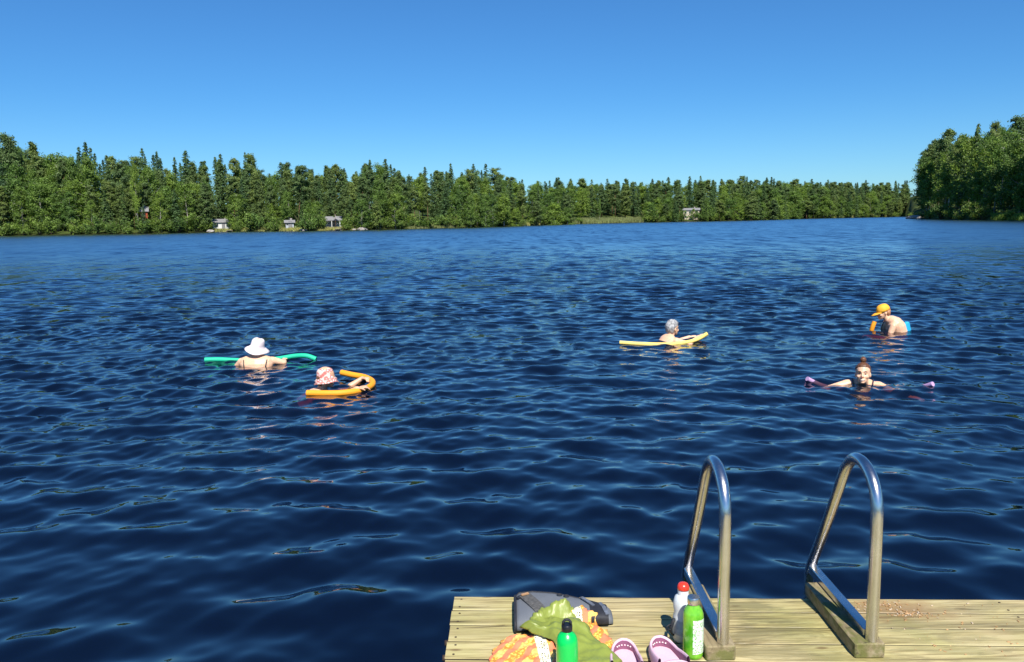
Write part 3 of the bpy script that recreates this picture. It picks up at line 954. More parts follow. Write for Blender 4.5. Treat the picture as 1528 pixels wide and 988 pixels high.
dock = empty('dock', (0, 0, 0))
tag(dock, 'weathered plank swimming dock in the foreground with a ladder at its edge', 'dock')
DA = R(-2.87)
ux, uy = Vector((math.cos(DA), math.sin(DA), 0)), Vector((-math.sin(DA), math.cos(DA), 0))
P0 = Vector((-0.243, 2.961, DZ))
PW, GAP = 0.1060, 0.0072
def plank_mesh(L, seed):
    rd = random.Random(seed)
    sec = []
    hw = PW / 2
    ng = 1
    sec.append((-hw, -.027)); sec.append((-hw, -.002)); sec.append((-hw + .002, 0))
    for k in range(1, ng):
        y = -hw + PW * k / ng
        sec += [(y - .0022, 0), (y, -.0014), (y + .0022, 0)]
    sec += [(hw - .002, 0), (hw, -.002), (hw, -.027)]
    vs = []; n = len(sec)
    xs = [0, L * .33, L * .66, L]
    j = rd.uniform(-.002, .002)
    for q, x in enumerate(xs):
        for y, z in sec:
            vs.append((x + (j + y * math.tan(DA) if q == 0 else 0), y + rd.uniform(-.0004, .0004), z))
    fs = [tuple(range(n - 1, -1, -1)), tuple(range(3 * n, 4 * n))]
    for q in range(3):
        for i in range(n):
            k = (i + 1) % n
            fs.append((q * n + i, (q + 1) * n + i, (q + 1) * n + k, q * n + k))
    mb = MB(); mb.add([(v[0], v[1], v[2]) for v in vs], fs)
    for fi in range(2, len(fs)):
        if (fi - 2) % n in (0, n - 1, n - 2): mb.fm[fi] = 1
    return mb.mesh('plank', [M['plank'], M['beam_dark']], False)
pmesh = [plank_mesh(2.95, s) for s in range(4)]
scr = MB().lathe([(.0042, 0), (.0042, .0012), (.002, .0016)], 8).mesh('screw', M['screw'])
for k in range(34):
    c = P0 - uy * (PW / 2 + k * (PW + GAP)) + Vector((0, 0, random.uniform(-.0012, .0012)))
    # the left ends stay on one line that runs straight back along Y
    c = c - ux * ((c.x + 0.243) / ux.x)
    pl = link('plank', pmesh[k % 4], dock, c, DA)
    if k < 7:
        for sy in (-.030, .030):
            link('screw', scr, pl, (.028, sy, .0002))
            link('screw', scr, pl, (2.05, sy, .0002))
# joists, rim and piles under the planks
mb = MB()
for x in (-.215, .55, 1.25, 1.85, 2.55): mb.box((x, 0.9, DZ - .115), (.048, 3.9, .145))
mb.build('joist', M['beam'], dock, False)
rim = MB().box((1.18, 2.885, DZ - .12), (2.7, .045, .14), Matrix.Rotation(DA, 3, 'Z')); 
for i_ in range(len(rim.v)):
    pass
rim.build('rim_board', M['beam'], dock, False)
for x in (-.12, 1.3, 2.45):
    for y in (2.7, .9):
        MB().tube([(x, y - .03 * x, -2.9), (x, y - .03 * x, DZ - .19)], .06, 12).build('pile', M['beam'], dock)
for k, y in enumerate((2.72, 2.62, 2.47)):
    MB().tube([(-.246, y, DZ - .06), (-.262, y, DZ - .06)], .011, 8).build('bolt', M['screw'], dock)

# ladder: two beams with a steel handrail loop on each, one thing bolted together
ladder = empty('swimming_ladder', (0.926, 2.7, DZ))
tag(ladder, 'stainless steel swimming ladder with two looped handrails on mossy wooden beams at the dock edge', 'ladder')
for bx in (0.668, 1.158):
    b_ = MB().box((bx - .926, -.005, .0265), (.098, .455, .052), None, 0, .004)
    b_.build('beam', M['beam'], ladder, True, auto=30)
loopYZ = [(2.492, .50), (2.492, .70), (2.492, .90), (2.497, .965), (2.522, 1.020), (2.565, 1.056), (2.620, 1.073), (2.680, 1.066), (2.728, 1.030),
          (2.762, .985), (2.80, .915), (2.87, .79), (2.95, .655), (3.015, .55), (3.042, .495), (3.048, .44), (3.048, .2), (3.048, -.9)]
for lx in (0.680, 1.172):
    pts = catmull([(lx - .926, y - 2.7, z - DZ) for y, z in loopYZ], 4)
    loop = MB().tube(pts, .0195, 20, round_ends=False).build('handrail', M['steel'], ladder, True, auto=50)
    MB().box((lx - .926, 2.765 - 2.7, .062), (.034, .50, .034), None, 0, .003).build('cross_bar', M['steel'], ladder, True, auto=30)
for z in (.12, -.14, -.40, -.66):
    MB().box((0, 3.048 - 2.7, z - DZ), (.455, .07, .028), None, 0, .004).build('step', M['steel'], ladder, True, auto=30)

# damp litter on the planks
def litter():
    mb = MB(); rd = random.Random(5)
    for k in range(330):
        if k < 250:
            a = rd.uniform(0, 2 * PI); q = abs(rd.gauss(0, .45))
            x, y = (1.36 + math.cos(a) * q * .17, 2.83 + math.sin(a) * q * .05) if k % 2 else (1.43 + math.cos(a) * q * .16, 2.76 + math.sin(a) * q * .05)
        else: x, y = rd.uniform(1.22, 1.8), rd.uniform(2.45, 2.84)
        s = rd.uniform(.0012, .0042)
        if y > 2.955 - (x + .24) * .05 - .01: continue
        mb.box((x, y, DZ + s * .35), (s * rd.uniform(1, 3), s, s * .6), Matrix.Rotation(rd.uniform(0, PI), 3, 'Z') @ Matrix.Rotation(rd.uniform(-.4, .4), 3, 'X'), rd.choice((0, 0, 1)))
    o = mb.build('litter', [plain('litter_tan', (0.50, 0.30, 0.14), 0.8, 0, .3, 90), plain('litter_pale', (0.62, 0.5, 0.36), 0.8, 0, .2, 90)], None, False)
    tag(o, 'rusty brown sand and bark crumbs on the planks right of the ladder', 'litter', kind='stuff')
litter()

# ---------------------------------------------------------------- things on the dock
def metal_paint(name, col): return plain(name, col, 0.32, 0.0, 0.02, 6, coat=0.6)
# bright green aluminium bottle
t_ = empty('water_bottle', (0.155, 2.352, DZ))
tag(t_, 'bright green metal water bottle with black loop cap in front of the towel', 'bottle')
MB().lathe([(.030, 0), (.0335, .004), (.0345, .012), (.0345, .135), (.0335, .148), (.030, .160), (.0235, .170), (.0155, .1765), (.0150, .182)], 36).build('body', metal_paint('green_enamel', (0.0, 0.56, 0.09)), t_)
c_ = MB(); c_.lathe([(.0165, .180), (.0172, .182), (.0172, .197), (.015, .200)], 24)
cap_b = c_.build('cap', plain('black_plastic', (0.012, 0.012, 0.014), 0.35, 0, 0.1, 30), t_, True, auto=40)
MB().tube([(-.012, 0, .199), (-.0115, 0, .208), (-.006, 0, .2145), (0, 0, .216), (.006, 0, .2145), (.0115, 0, .208), (.012, 0, .199)], .0042, 10).build('loop', M['dark'], cap_b)

def glass_mat():
    m, t, bs, out = new_mat('green_glass')
    f = noise(t, coords(t, (1, 1, .6)), 22, 3, 0.6)
    t.links.new(ramp(t, f, [(0.38, (0.10, 0.50, 0.015)), (0.62, (0.33, 0.86, 0.06))]), bs.inputs['Base Color'])
    bs.inputs['Roughness'].default_value = 0.08
    bs.inputs['Transmission Weight'].default_value = 0.35
    bs.inputs['Coat Weight'].default_value = 0.5
    return m
def print_mat():
    m, t, bs, out = new_mat('white_print')
    v = coords(t, (1, 1, 1))
    n1 = N(t, 'ShaderNodeTexNoise', Scale=120.0, Detail=2.0, Roughness=0.55, Distortion=1.8)
    t.links.new(v, n1.inputs['Vector'])
    f = ramp(t, n1.outputs['Fac'], [(0.435, 0.0), (0.455, 1.0)])
    c = mixc(t, f, (0.09, 0.42, 0.03), (0.78, 0.86, 0.76))
    t.links.new(c, bs.inputs['Base Color'])
    bs.inputs['Roughness'].default_value = 0.3
    return m
t_ = empty('water_bottle', (0.584, 2.505, DZ))
tag(t_, 'see-through green bottle with white printed panel and steel cap against the ladder beam', 'bottle')
bodyp = [(.029, 0), (.0325, .004), (.0335, .014), (.0335, .140), (.0325, .152), (.028, .166), (.021, .176), (.0185, .181), (.0185, .186)]
MB().lathe(bodyp, 40).build('body', glass_mat(), t_)
MB().lathe([(.0200, .185), (.0205, .187), (.0205, .206), (.019, .2085)], 32).build('cap', M['steel'], t_, True, auto=40)
pm = MB(); vs = []; fs = []
n_ = 12; z_ = [.022 + .118 * i_ / 6 for i_ in range(7)]
for z in z_:
    for k in range(n_ + 1):
        a = R(-104) + R(96) * k / n_
        vs.append((.0342 * math.cos(a), .0342 * math.sin(a), z))
for i_ in range(6):
    for k in range(n_):
        q = i_ * (n_ + 1) + k
        fs.append((q, q + 1, q + n_ + 2, q + n_ + 1))
pm.add(vs, fs).build('printed_panel', print_mat(), t_)

t_ = empty('water_bottle', (0.572, 2.608, DZ))
tag(t_, 'white and grey sports bottle with red top standing behind the green see-through bottle', 'bottle')
MB().lathe([(.030, 0), (.0335, .006), (.0335, .09), (.030, .105), (.0335, .12), (.0335, .140), (.028, .158), (.019, .166)], 32).build('body', plain('white_plastic', (0.62, 0.66, 0.68), 0.35, 0, .03, 20, coat=.3), t_)
MB().lathe([(.0185, .164), (.0185, .186)], 24).build('collar', plain('pale_plastic', (0.75, 0.78, 0.80), 0.35, 0, .03, 20), t_, True, auto=30)
MB().lathe([(.0195, .184), (.0205, .188), (.0200, .197), (.015, .206), (.006, .209)], 24).build('cap', plain('red_plastic', (0.72, 0.045, 0.02), 0.3, 0, .05, 20, coat=.4), t_)
MB().lathe([(.0342, .030), (.0342, .082)], 32, cap=False).build('label_band', plain('grey_print', (0.45, 0.49, 0.52), .5, 0, .1, 80), t_)
st_ = MB().tube(catmull([(-.034, -.005, .02), (-.046, -.02, .045), (-.040, -.022, .075), (-.033, -.012, .085)], 5), .006, 8, flat=.5)
st_.tube(catmull([(-.044, -.020, .048), (-.058, -.03, .055), (-.062, -.035, .066), (-.052, -.03, .072), (-.042, -.02, .066)], 5), .0025, 8)
st_.build('wrist_strap', M['dark'], t_)

# clogs
clog_m = plain('pink_foam', (0.74, 0.50, 0.61), 0.55, 0, .03, 30, sss=.1)
clog_shade_m = plain('pink_foam_shaded', (0.27, 0.10, 0.18), 0.6, 0, .04, 30)  # dark mauve: shade of the inner heel wall put into its colour
def clog(x, y, rz, mir, label):
    """heel at the origin, toe along +Y"""
    root = empty('clog', (x, y, DZ), rz)
    L = .245
    def half(t):
        w = .037 + .014 * math.sin(PI * min(1, t * .95)) ** 1.2 + .005 * t
        if t < .15: w *= math.sqrt(max(0.0, 1 - ((.15 - t) / .152) ** 2))
        if t > .78: w *= math.sqrt(max(0.0, 1 - ((t - .78) / .222) ** 2))
        return w
    T = [.0, .004, .014, .03, .055, .09, .13] + [.13 + .65 * i_ / 12 for i_ in range(1, 13)] + [.83, .88, .93, .965, .988, .998]
    out_ = [(half(t) * mir, L * t) for t in T] + [(-half(t) * mir * .95, L * t) for t in T[::-1]]
    nn = len(out_); vs = []; fs = []
    for z, k_ in ((.0, .94), (.006, 1.0), (.018, .99)):
        for px, py in out_: vs.append((px * k_, L / 2 + (py - L / 2) * k_, z))
    for q in range(2):
        for i_ in range(nn):
            j_ = (i_ + 1) % nn
            fs.append((q * nn + i_, q * nn + j_, (q + 1) * nn + j_, (q + 1) * nn + i_))
    fs.append(tuple(range(nn - 1, -1, -1))); fs.append(tuple(range(2 * nn, 3 * nn)))
    MB().add(vs, fs).build('sole', clog_m, root, True, auto=40)
    # wall swept round the heel from instep to instep
    path = [(half(t) * mir, L * t, t) for t in T[:17][::-1]] + [(-half(t) * mir * .95, L * t, t) for t in T[1:17]]
    def wall(sec, mat, name):
        vs = []; fs = []; m_ = len(sec(0))
        for i_, (px, py, t) in enumerate(path):
            a_ = Vector(path[max(0, i_ - 1)][:2] + (0,)); b_ = Vector(path[min(len(path) - 1, i_ + 1)][:2] + (0,))
            d = (b_ - a_).normalized(); nrm = Vector((-d.y, d.x, 0)) 
            inw = Vector((0, L * .35, 0)) - Vector((px, py, 0))
            if nrm.dot(inw) < 0: nrm = -nrm
            for off, z in sec(t): vs.append(Vector((px, py, z)) + nrm * off)
        for i_ in range(len(path) - 1):
            for k in range(m_ - 1):
                q = i_ * m_ + k
                fs.append((q, q + 1, q + m_ + 1, q + m_))
        return MB().add(vs, fs).build(name, mat, root)
    hz = lambda t: .046 + .010 * max(0, 1 - t / .12) + .012 * max(0, (t - .3) / .2)
    up = wall(lambda t: [(-.001, .010), (-.003, .022), (-.001, hz(t) - .010), (.001, hz(t) - .003), (.003, hz(t)), (.006, hz(t)), (.0085, hz(t) - .003), (.009, hz(t) - .006)], clog_m, 'upper')
    wall(lambda t: [(.009, hz(t) - .006), (.009, .030), (.007, .0185)], clog_shade_m, 'inner_wall_shaded')
    for a_ in (-50, -28, -6, 16, 38, 58):  # pale dots painting the light that comes through the vents
        px, py = (.0270 * math.sin(R(a_))), .036 - .0265 * math.cos(R(a_))
        MB().ball((px, py, .034), (.0032, .0026, .0026), n=8, m=5).build('painted_glint', M['white_cloth'], up)
    # toe box with vents
    mb = MB(); vs = []; fs = []; m_ = 15
    TT = [.68 + .32 * i_ / 16 for i_ in range(17)]
    for t in TT:
        w = half(min(t, .998)); zt = .056 - .028 * max(0, (t - .68) / .32) ** 1.6
        for k in range(m_):
            a_ = (k / (m_ - 1) * 2 - 1) * PI / 2
            vs.append((w * math.sin(a_) * mir, L * t, .014 + (zt - .014) * max(0, math.cos(a_)) ** .55))
    for i_ in range(16):
        for k in range(m_ - 1):
            if i_ % 3 == 1 and k in (3, 5, 8, 10) and i_ < 13: continue
            q = i_ * m_ + k; fs.append((q, q + 1, q + m_ + 1, q + m_))
    o = mb.add(vs, fs).build('toe_box', clog_m, root)
    md = o.modifiers.new('thick', 'SOLIDIFY'); md.thickness = .006; md.offset = -1
    tag(root, label, 'shoe')
clog(.357, 2.528, R(176), 1, 'left one of the two pale pink foam clogs, beside the towel')
clog(.474, 2.542, R(187), -1, 'right one of the two pale pink foam clogs, beside the green glass bottle')

# backpack lying flat
def bag_mat():
    m, t, bs, out = new_mat('grey_mesh_fabric')
    v = coords(t)
    w1 = N(t, 'ShaderNodeTexWave', Scale=95.0, Distortion=0.6); t.links.new(v, w1.inputs['Vector'])
    ch = noise(t, v, 9, 3)
    c = mixc(t, w1.outputs['Fac'], (0.08, 0.09, 0.11), (0.20, 0.22, 0.25))
    c = mixc(t, 1.0, c, ramp(t, ch, [(0.3, 0.85), (0.7, 1.1)]), 'MULTIPLY')
    t.links.new(c, bs.inputs['Base Color']); bs.inputs['Roughness'].default_value = 0.8
    bump(t, bs, w1.outputs['Fac'], .3, .002)
    return m
bag = empty('backpack', (0.14, 2.80, DZ))
tag(bag, 'grey mesh backpack lying on its side under the olive jacket', 'bag')
secs = []
# stations along the bag: (x, y centre, half depth, half height)
ST = [(-.150, -.035, .088, .016), (-.146, -.033, .108, .024), (-.130, -.027, .118, .029), (-.08, -.022, .112, .031), (0, -.018, .095, .030), (.07, -.026, .078, .027), (.14, -.038, .060, .024), (.19, -.048, .048, .020), (.205, -.052, .036, .014)]
def sq_ring(x, y, a, b, n=28, e=.62):
    out_ = []
    for k in range(n):
        th = 2 * PI * k / n
        c, s = math.cos(th), math.sin(th)
        out_.append((x, y + a * math.copysign(abs(c) ** e, c), b + b * math.copysign(abs(s) ** e, s)))
    return out_
vs = []; fs = []
for x, y, a, b in ST: vs += sq_ring(x, y, a, b)
for i_ in range(len(ST) - 1):
    for k in range(28):
        j_ = (k + 1) % 28
        fs.append((i_ * 28 + k, i_ * 28 + j_, (i_ + 1) * 28 + j_, (i_ + 1) * 28 + k))
fs.append(tuple(range(27, -1, -1))); fs.append(tuple(range(8 * 28, 9 * 28)))
MB().add(vs, fs).build('body', bag_mat(), bag)
def edge_pts(st, lift=.002):
    x, y, a, b = st
    r_ = sq_ring(x, y, a + lift, b + lift); return r_ + [r_[0]]
MB().tube(edge_pts(ST[1]), .0055, 8).build('piping', M['dark'], bag)
MB().tube([(x, y + a * .86, 2 * b - .001 - .006) for x, y, a, b in ST[1:-1]], .004, 8).build('piping', M['dark'], bag)
wb = MB()
def strap(mb, pts, w, th=.003):
    pts = [Vector(p) for p in pts]
    vs = []; fs = []
    for i_, p in enumerate(pts):
        a = pts[max(0, i_ - 1)]; b = pts[min(len(pts) - 1, i_ + 1)]
        d = (b - a).normalized(); s = d.cross(Vector((0, 0, 1)))
        s = s.normalized() * w / 2 if s.length > .01 else Vector((w / 2, 0, 0))
        up_ = s.cross(d).normalized() * th
        vs += [p - s, p + s, p + s + up_, p - s + up_]
    for i_ in range(len(pts) - 1):
        for k in range(4):
            j_ = (k + 1) % 4
            fs.append((i_ * 4 + k, i_ * 4 + j_, (i_ + 1) * 4 + j_, (i_ + 1) * 4 + k))
    fs += [(3, 2, 1, 0), tuple(range(len(vs) - 4, len(vs)))]
    mb.add(vs, fs)
strap(wb, [(-.112, .040, .060), (-.098, .005, .063), (-.078, -.035, .064), (-.058, -.075, .061), (-.050, -.095, .056)], .046, .004)
wb.build('shoulder_strap', plain('webbing', (0.10, 0.098, 0.095), .8, 0, .25, 90, .3), bag, False)
o1 = MB(); strap(o1, [(-.122, .020, .068), (-.096, .038, .066)], .010, .004); o1.build('zip_trim', plain('tan_trim', (0.45, 0.26, 0.13), .6), bag, False)
o1 = MB(); strap(o1, [(-.138, .012, .060), (-.100, .045, .062)], .014, .004); o1.build('buckle', M['dark'], bag, False)
for x, y, z in ((.02, .035, .058), (.045, .028, .056)):
    MB().tube([(x + .009 * math.cos(a), y + .006 * math.sin(a), z + .004) for a in [2 * PI * q / 14 for q in range(15)]], .0022, 6).build('loop', M['dark'], bag)
o1 = MB(); o1.add(*(lambda r1, r2: ([*r1, *r2], [(i_, (i_ + 1) % 28, 28 + (i_ + 1) % 28, 28 + i_) for i_ in range(28)]))(sq_ring(.125, -.036, .067, .0265), sq_ring(.188, -.048, .0510, .0225)))
o1.build('side_pocket', M['dark'], bag)
o1 = MB(); strap(o1, [(.100, .02, .055), (.118, -.01, .057), (.140, -.04, .052)], .012, .004); strap(o1, [(.165, .002, .040), (.175, -.04, .047), (.185, -.085, .038)], .014, .005)
o1.build('compression_strap', plain('grey_webbing', (0.13, .15, .19), .6, 0, .2, 60), bag, False)

# crumpled cloths
def fold(x, y, seed, amp):
    rs = random.Random(seed); h = 0
    for k in range(9):
        a = rs.uniform(0, PI); f = rs.uniform(16, 62); ph = rs.uniform(0, 6.28)
        u = x * math.cos(a) + y * math.sin(a); w = -x * math.sin(a) + y * math.cos(a)
        v = math.sin(u * f + 1.4 * math.sin(w * f * .45 + ph) + ph)
        h += (1 - abs(v)) ** 1.6 / (1 + k * .25)
    return amp * h / 3.2
def bag_top(x, y):
    bx, by = x - .14, y - 2.80
    if not (-.15 < bx < .205): return 0
    for s0, s1 in zip(ST, ST[1:]):
        if s0[0] <= bx <= s1[0]:
            t = (bx - s0[0]) / (s1[0] - s0[0])
            yc, a, b = (s0[i_] + (s1[i_] - s0[i_]) * t for i_ in (1, 2, 3))
            d = (by - yc) / a
            if abs(d) >= 1: return 0
            return b + b * (1 - abs(d) ** 3.2) ** (1 / 3.2)
    return 0
def cloth(name, outline, base, seed, amp, mat, label, bulge=0.0, nr=46, ns=110):
    cx = sum(p[0] for p in outline) / len(outline); cy = sum(p[1] for p in outline) / len(outline)
    loop = catmull([(p[0], p[1], 0) for p in outline + outline[:1]], 8)[:-1]
    L = len(loop); vs = []; fs = []
    vs.append((cx, cy, base(cx, cy) + bulge + fold(cx, cy, seed, amp)))
    for i_ in range(1, nr + 1):
        ro = i_ / nr
        for k in range(ns):
            u = k / ns * L; p = loop[int(u) % L].lerp(loop[(int(u) + 1) % L], u - int(u))
            ww = 1 + .03 * math.sin(k * .9 + seed) * ro + .02 * math.sin(k * 2.3)
            x = cx + (p.x - cx) * ro * ww; y = cy + (p.y - cy) * ro * ww
            e = min(1, (1 - ro) * 5.5)
            z = base(x, y) + (fold(x, y, seed, amp) + bulge * (1 - ro * ro)) * (e ** .6) + .003
            dx = .35 * (fold(x + .004, y, seed, amp) - fold(x - .004, y, seed, amp))
            vs.append((x - dx, y, z))
    for k in range(ns): fs.append((0, 1 + k, 1 + (k + 1) % ns))
    for i_ in range(nr - 1):
        for k in range(ns):
            j_ = (k + 1) % ns
            fs.append((1 + i_ * ns + k, 1 + (i_ + 1) * ns + k, 1 + (i_ + 1) * ns + j_, 1 + i_ * ns + j_))
    o = MB().add([(x - cx, y - cy, z - DZ) for x, y, z in vs], fs).build(name, mat, None, True, (cx, cy, DZ))
    md = o.modifiers.new('thick', 'SOLIDIFY'); md.thickness = .002; md.offset = 1
    return o

def towel_mat():
    m, t, bs, out = new_mat('patterned_cotton')
    v = coords(t)
    sep = t.nodes.new('ShaderNodeSeparateXYZ'); t.links.new(v, sep.inputs[0])
    # woven ornament, orange and yellow
    rot = t.nodes.new('ShaderNodeMapping'); rot.inputs['Rotation'].default_value = (0, 0, R(33)); t.links.new(v, rot.inputs['Vector'])
    ck = N(t, 'ShaderNodeTexVoronoi', Scale=95.0); t.links.new(rot.outputs[0], ck.inputs['Vector'])
    orn = ramp(t, ck.outputs['Distance'], [(0.20, (0.88, 0.70, 0.16)), (0.42, (0.84, 0.42, 0.06)), (0.60, (0.62, 0.24, 0.04))])
    n2 = noise(t, v, 30, 3)
    orn = mixc(t, ramp(t, n2, [(.46, 0.0), (.56, .6)]), orn, (0.85, 0.62, 0.20))
    wv = N(t, 'ShaderNodeTexWave', Scale=5.5, Distortion=1.5); t.links.new(rot.outputs[0], wv.inputs['Vector'])
    sal = ramp(t, wv.outputs['Fac'], [(0.60, 0.0), (0.66, 1.0)])
    c = mixc(t, sal, orn, (0.86, 0.235, 0.115))
    # white border with dark dots: two curved bands
    def band(x0, k, w):
        d = math_n(t, 'ABSOLUTE', math_n(t, 'SUBTRACT', math_n(t, 'SUBTRACT', sep.outputs[0], x0), math_n(t, 'MULTIPLY', sep.outputs[1], k)))
        return math_n(t, 'LESS_THAN', d, w)
    b1 = band(-.028, -.10, .019); b2 = band(.138, -.20, .018)
    bb = math_n(t, 'MAXIMUM', b1, b2)
    dots = N(t, 'ShaderNodeTexVoronoi', Scale=105.0, Randomness=0.35); t.links.new(v, dots.inputs['Vector'])
    wd = ramp(t, dots.outputs['Distance'], [(0.27, (0.03, 0.05, 0.03)), (0.33, (0.84, 0.80, 0.58))])
    c = mixc(t, bb, c, wd)
    t.links.new(c, bs.inputs['Base Color'])
    bs.inputs['Roughness'].default_value = 0.9
    bump(t, bs, noise(t, v, 350, 2), .2, .001)
    return m
TW = [(-.095, 2.50), (-.075, 2.565), (-.035, 2.625), (.03, 2.63), (.10, 2.635), (.17, 2.67), (.215, 2.735), (.262, 2.725), (.300, 2.68), (.325, 2.61), (.30, 2.47), (.24, 2.33), (.05, 2.27), (-.07, 2.32), (-.10, 2.42)]
o = cloth('towel', TW, lambda x, y: DZ + .004 + (bag_top(x, y) + .002 if x > .14 else 0), 3, .026, towel_mat(), '', .018)
tag(o, 'orange and yellow patterned towel with white dotted border crumpled on the dock', 'towel')
JK = [(.010, 2.60), (.035, 2.650), (.075, 2.690), (.125, 2.725), (.180, 2.735), (.212, 2.69), (.235, 2.62), (.265, 2.53), (.330, 2.42), (.26, 2.30), (.20, 2.36), (.155, 2.45), (.10, 2.545), (.045, 2.575)]
def soft_top(x, y):
    return sum(bag_top(x + i_ * .011, y + j_ * .011) for i_ in (-2, -1, 0, 1, 2) for j_ in (-2, -1, 0, 1, 2)) / 25
def jbase(x, y):
    dx, dy = x - .115, y - 2.64
    rr = math.hypot(dx, dy); an = math.atan2(dy, dx)
    cr = (.5 + .5 * math.sin(5 * an + 1 + 16 * rr)) ** 1.3 * .012 * min(1, rr / .05)
    return DZ + .008 + cr + max(soft_top(x, y) * .92 + .012,  .018 + .022 * max(0, 1 - abs(y - 2.58) / .12))
o = cloth('jacket', JK, jbase, 9, .032, plain('olive_nylon', (0.235, 0.285, 0.052), 0.42, 0, .10, 12, .1), '', .014, 54, 120)
tag(o, 'crumpled olive green jacket thrown over the grey backpack and the towel', 'jacket')

# ---------------------------------------------------------------- swimmers
HEAD = [(-.004, .012, .072, .052), (.006, .027, .084, .030), (.020, .042, .091, .000), (.040, .054, .094, -.035), (.062, .062, .094, -.062), (.085, .068, .093, -.080), (.110, .0715, .0885, -.092),
        (.130, .0745, .0925, -.098), (.155, .0755, .0915, -.100), (.180, .072, .083, -.096), (.203, .061, .066, -.082), (.220, .043, .043, -.060), (.230, .022, .018, -.034)]
def head_rings(hs=HEAD, off=0.0):
    return [((0, (f + b) / 2, z), (rx + off, 0, 0), (0, (f - b) / 2 + off, 0)) for z, rx, f, b in hs]

def limb(mb, pts, rad, n=14, flat=1.0): mb.tube(pts, rad, n, flat=flat, round_ends=True)

def hand(mb, wrist, d, up_, curl=.5, side=1, length=.175):
    """palm, four fingers of different length with knuckle bends, thumb from the side of the palm"""
    wrist, d, up_ = Vector(wrist), Vector(d).normalized(), Vector(up_)
    up_ = (up_ - d * up_.dot(d)).normalized(); s = d.cross(up_) * side
    k = length / .175
    p = wrist + d * .045 * k
    limb(mb, [wrist, p, wrist + d * .082 * k], [.026, .036 * k, .037 * k], 12, .48)
    for i_, (off, L) in enumerate(((-.029, .068), (-.010, .077), (.010, .072), (.028, .058))):
        a = wrist + d * .085 * k + s * off * k
        q = a; dirv = d.copy() + s * off * 2.0; dirv.normalize()
        pts = [a - d * .02]
        for seg in range(3):
            c = curl * (seg + 1) * .45 + .05 * i_
            v = dirv * math.cos(c) - up_ * math.sin(c)
            q = q + v * (L * k / 3)
            pts.append(q)
        limb(mb, pts, [.0095, .0092, .0085, .0072], 8)
    a = wrist + d * .025 * k - s * .026 * k
    limb(mb, [a, a + (d * .6 - s * .8).normalized() * .032 * k, a + (d * .6 - s * .8).normalized() * .032 * k + (d * .9 - s * .25 - up_ * curl).normalized() * .036 * k], [.013, .0115, .0088], 8)

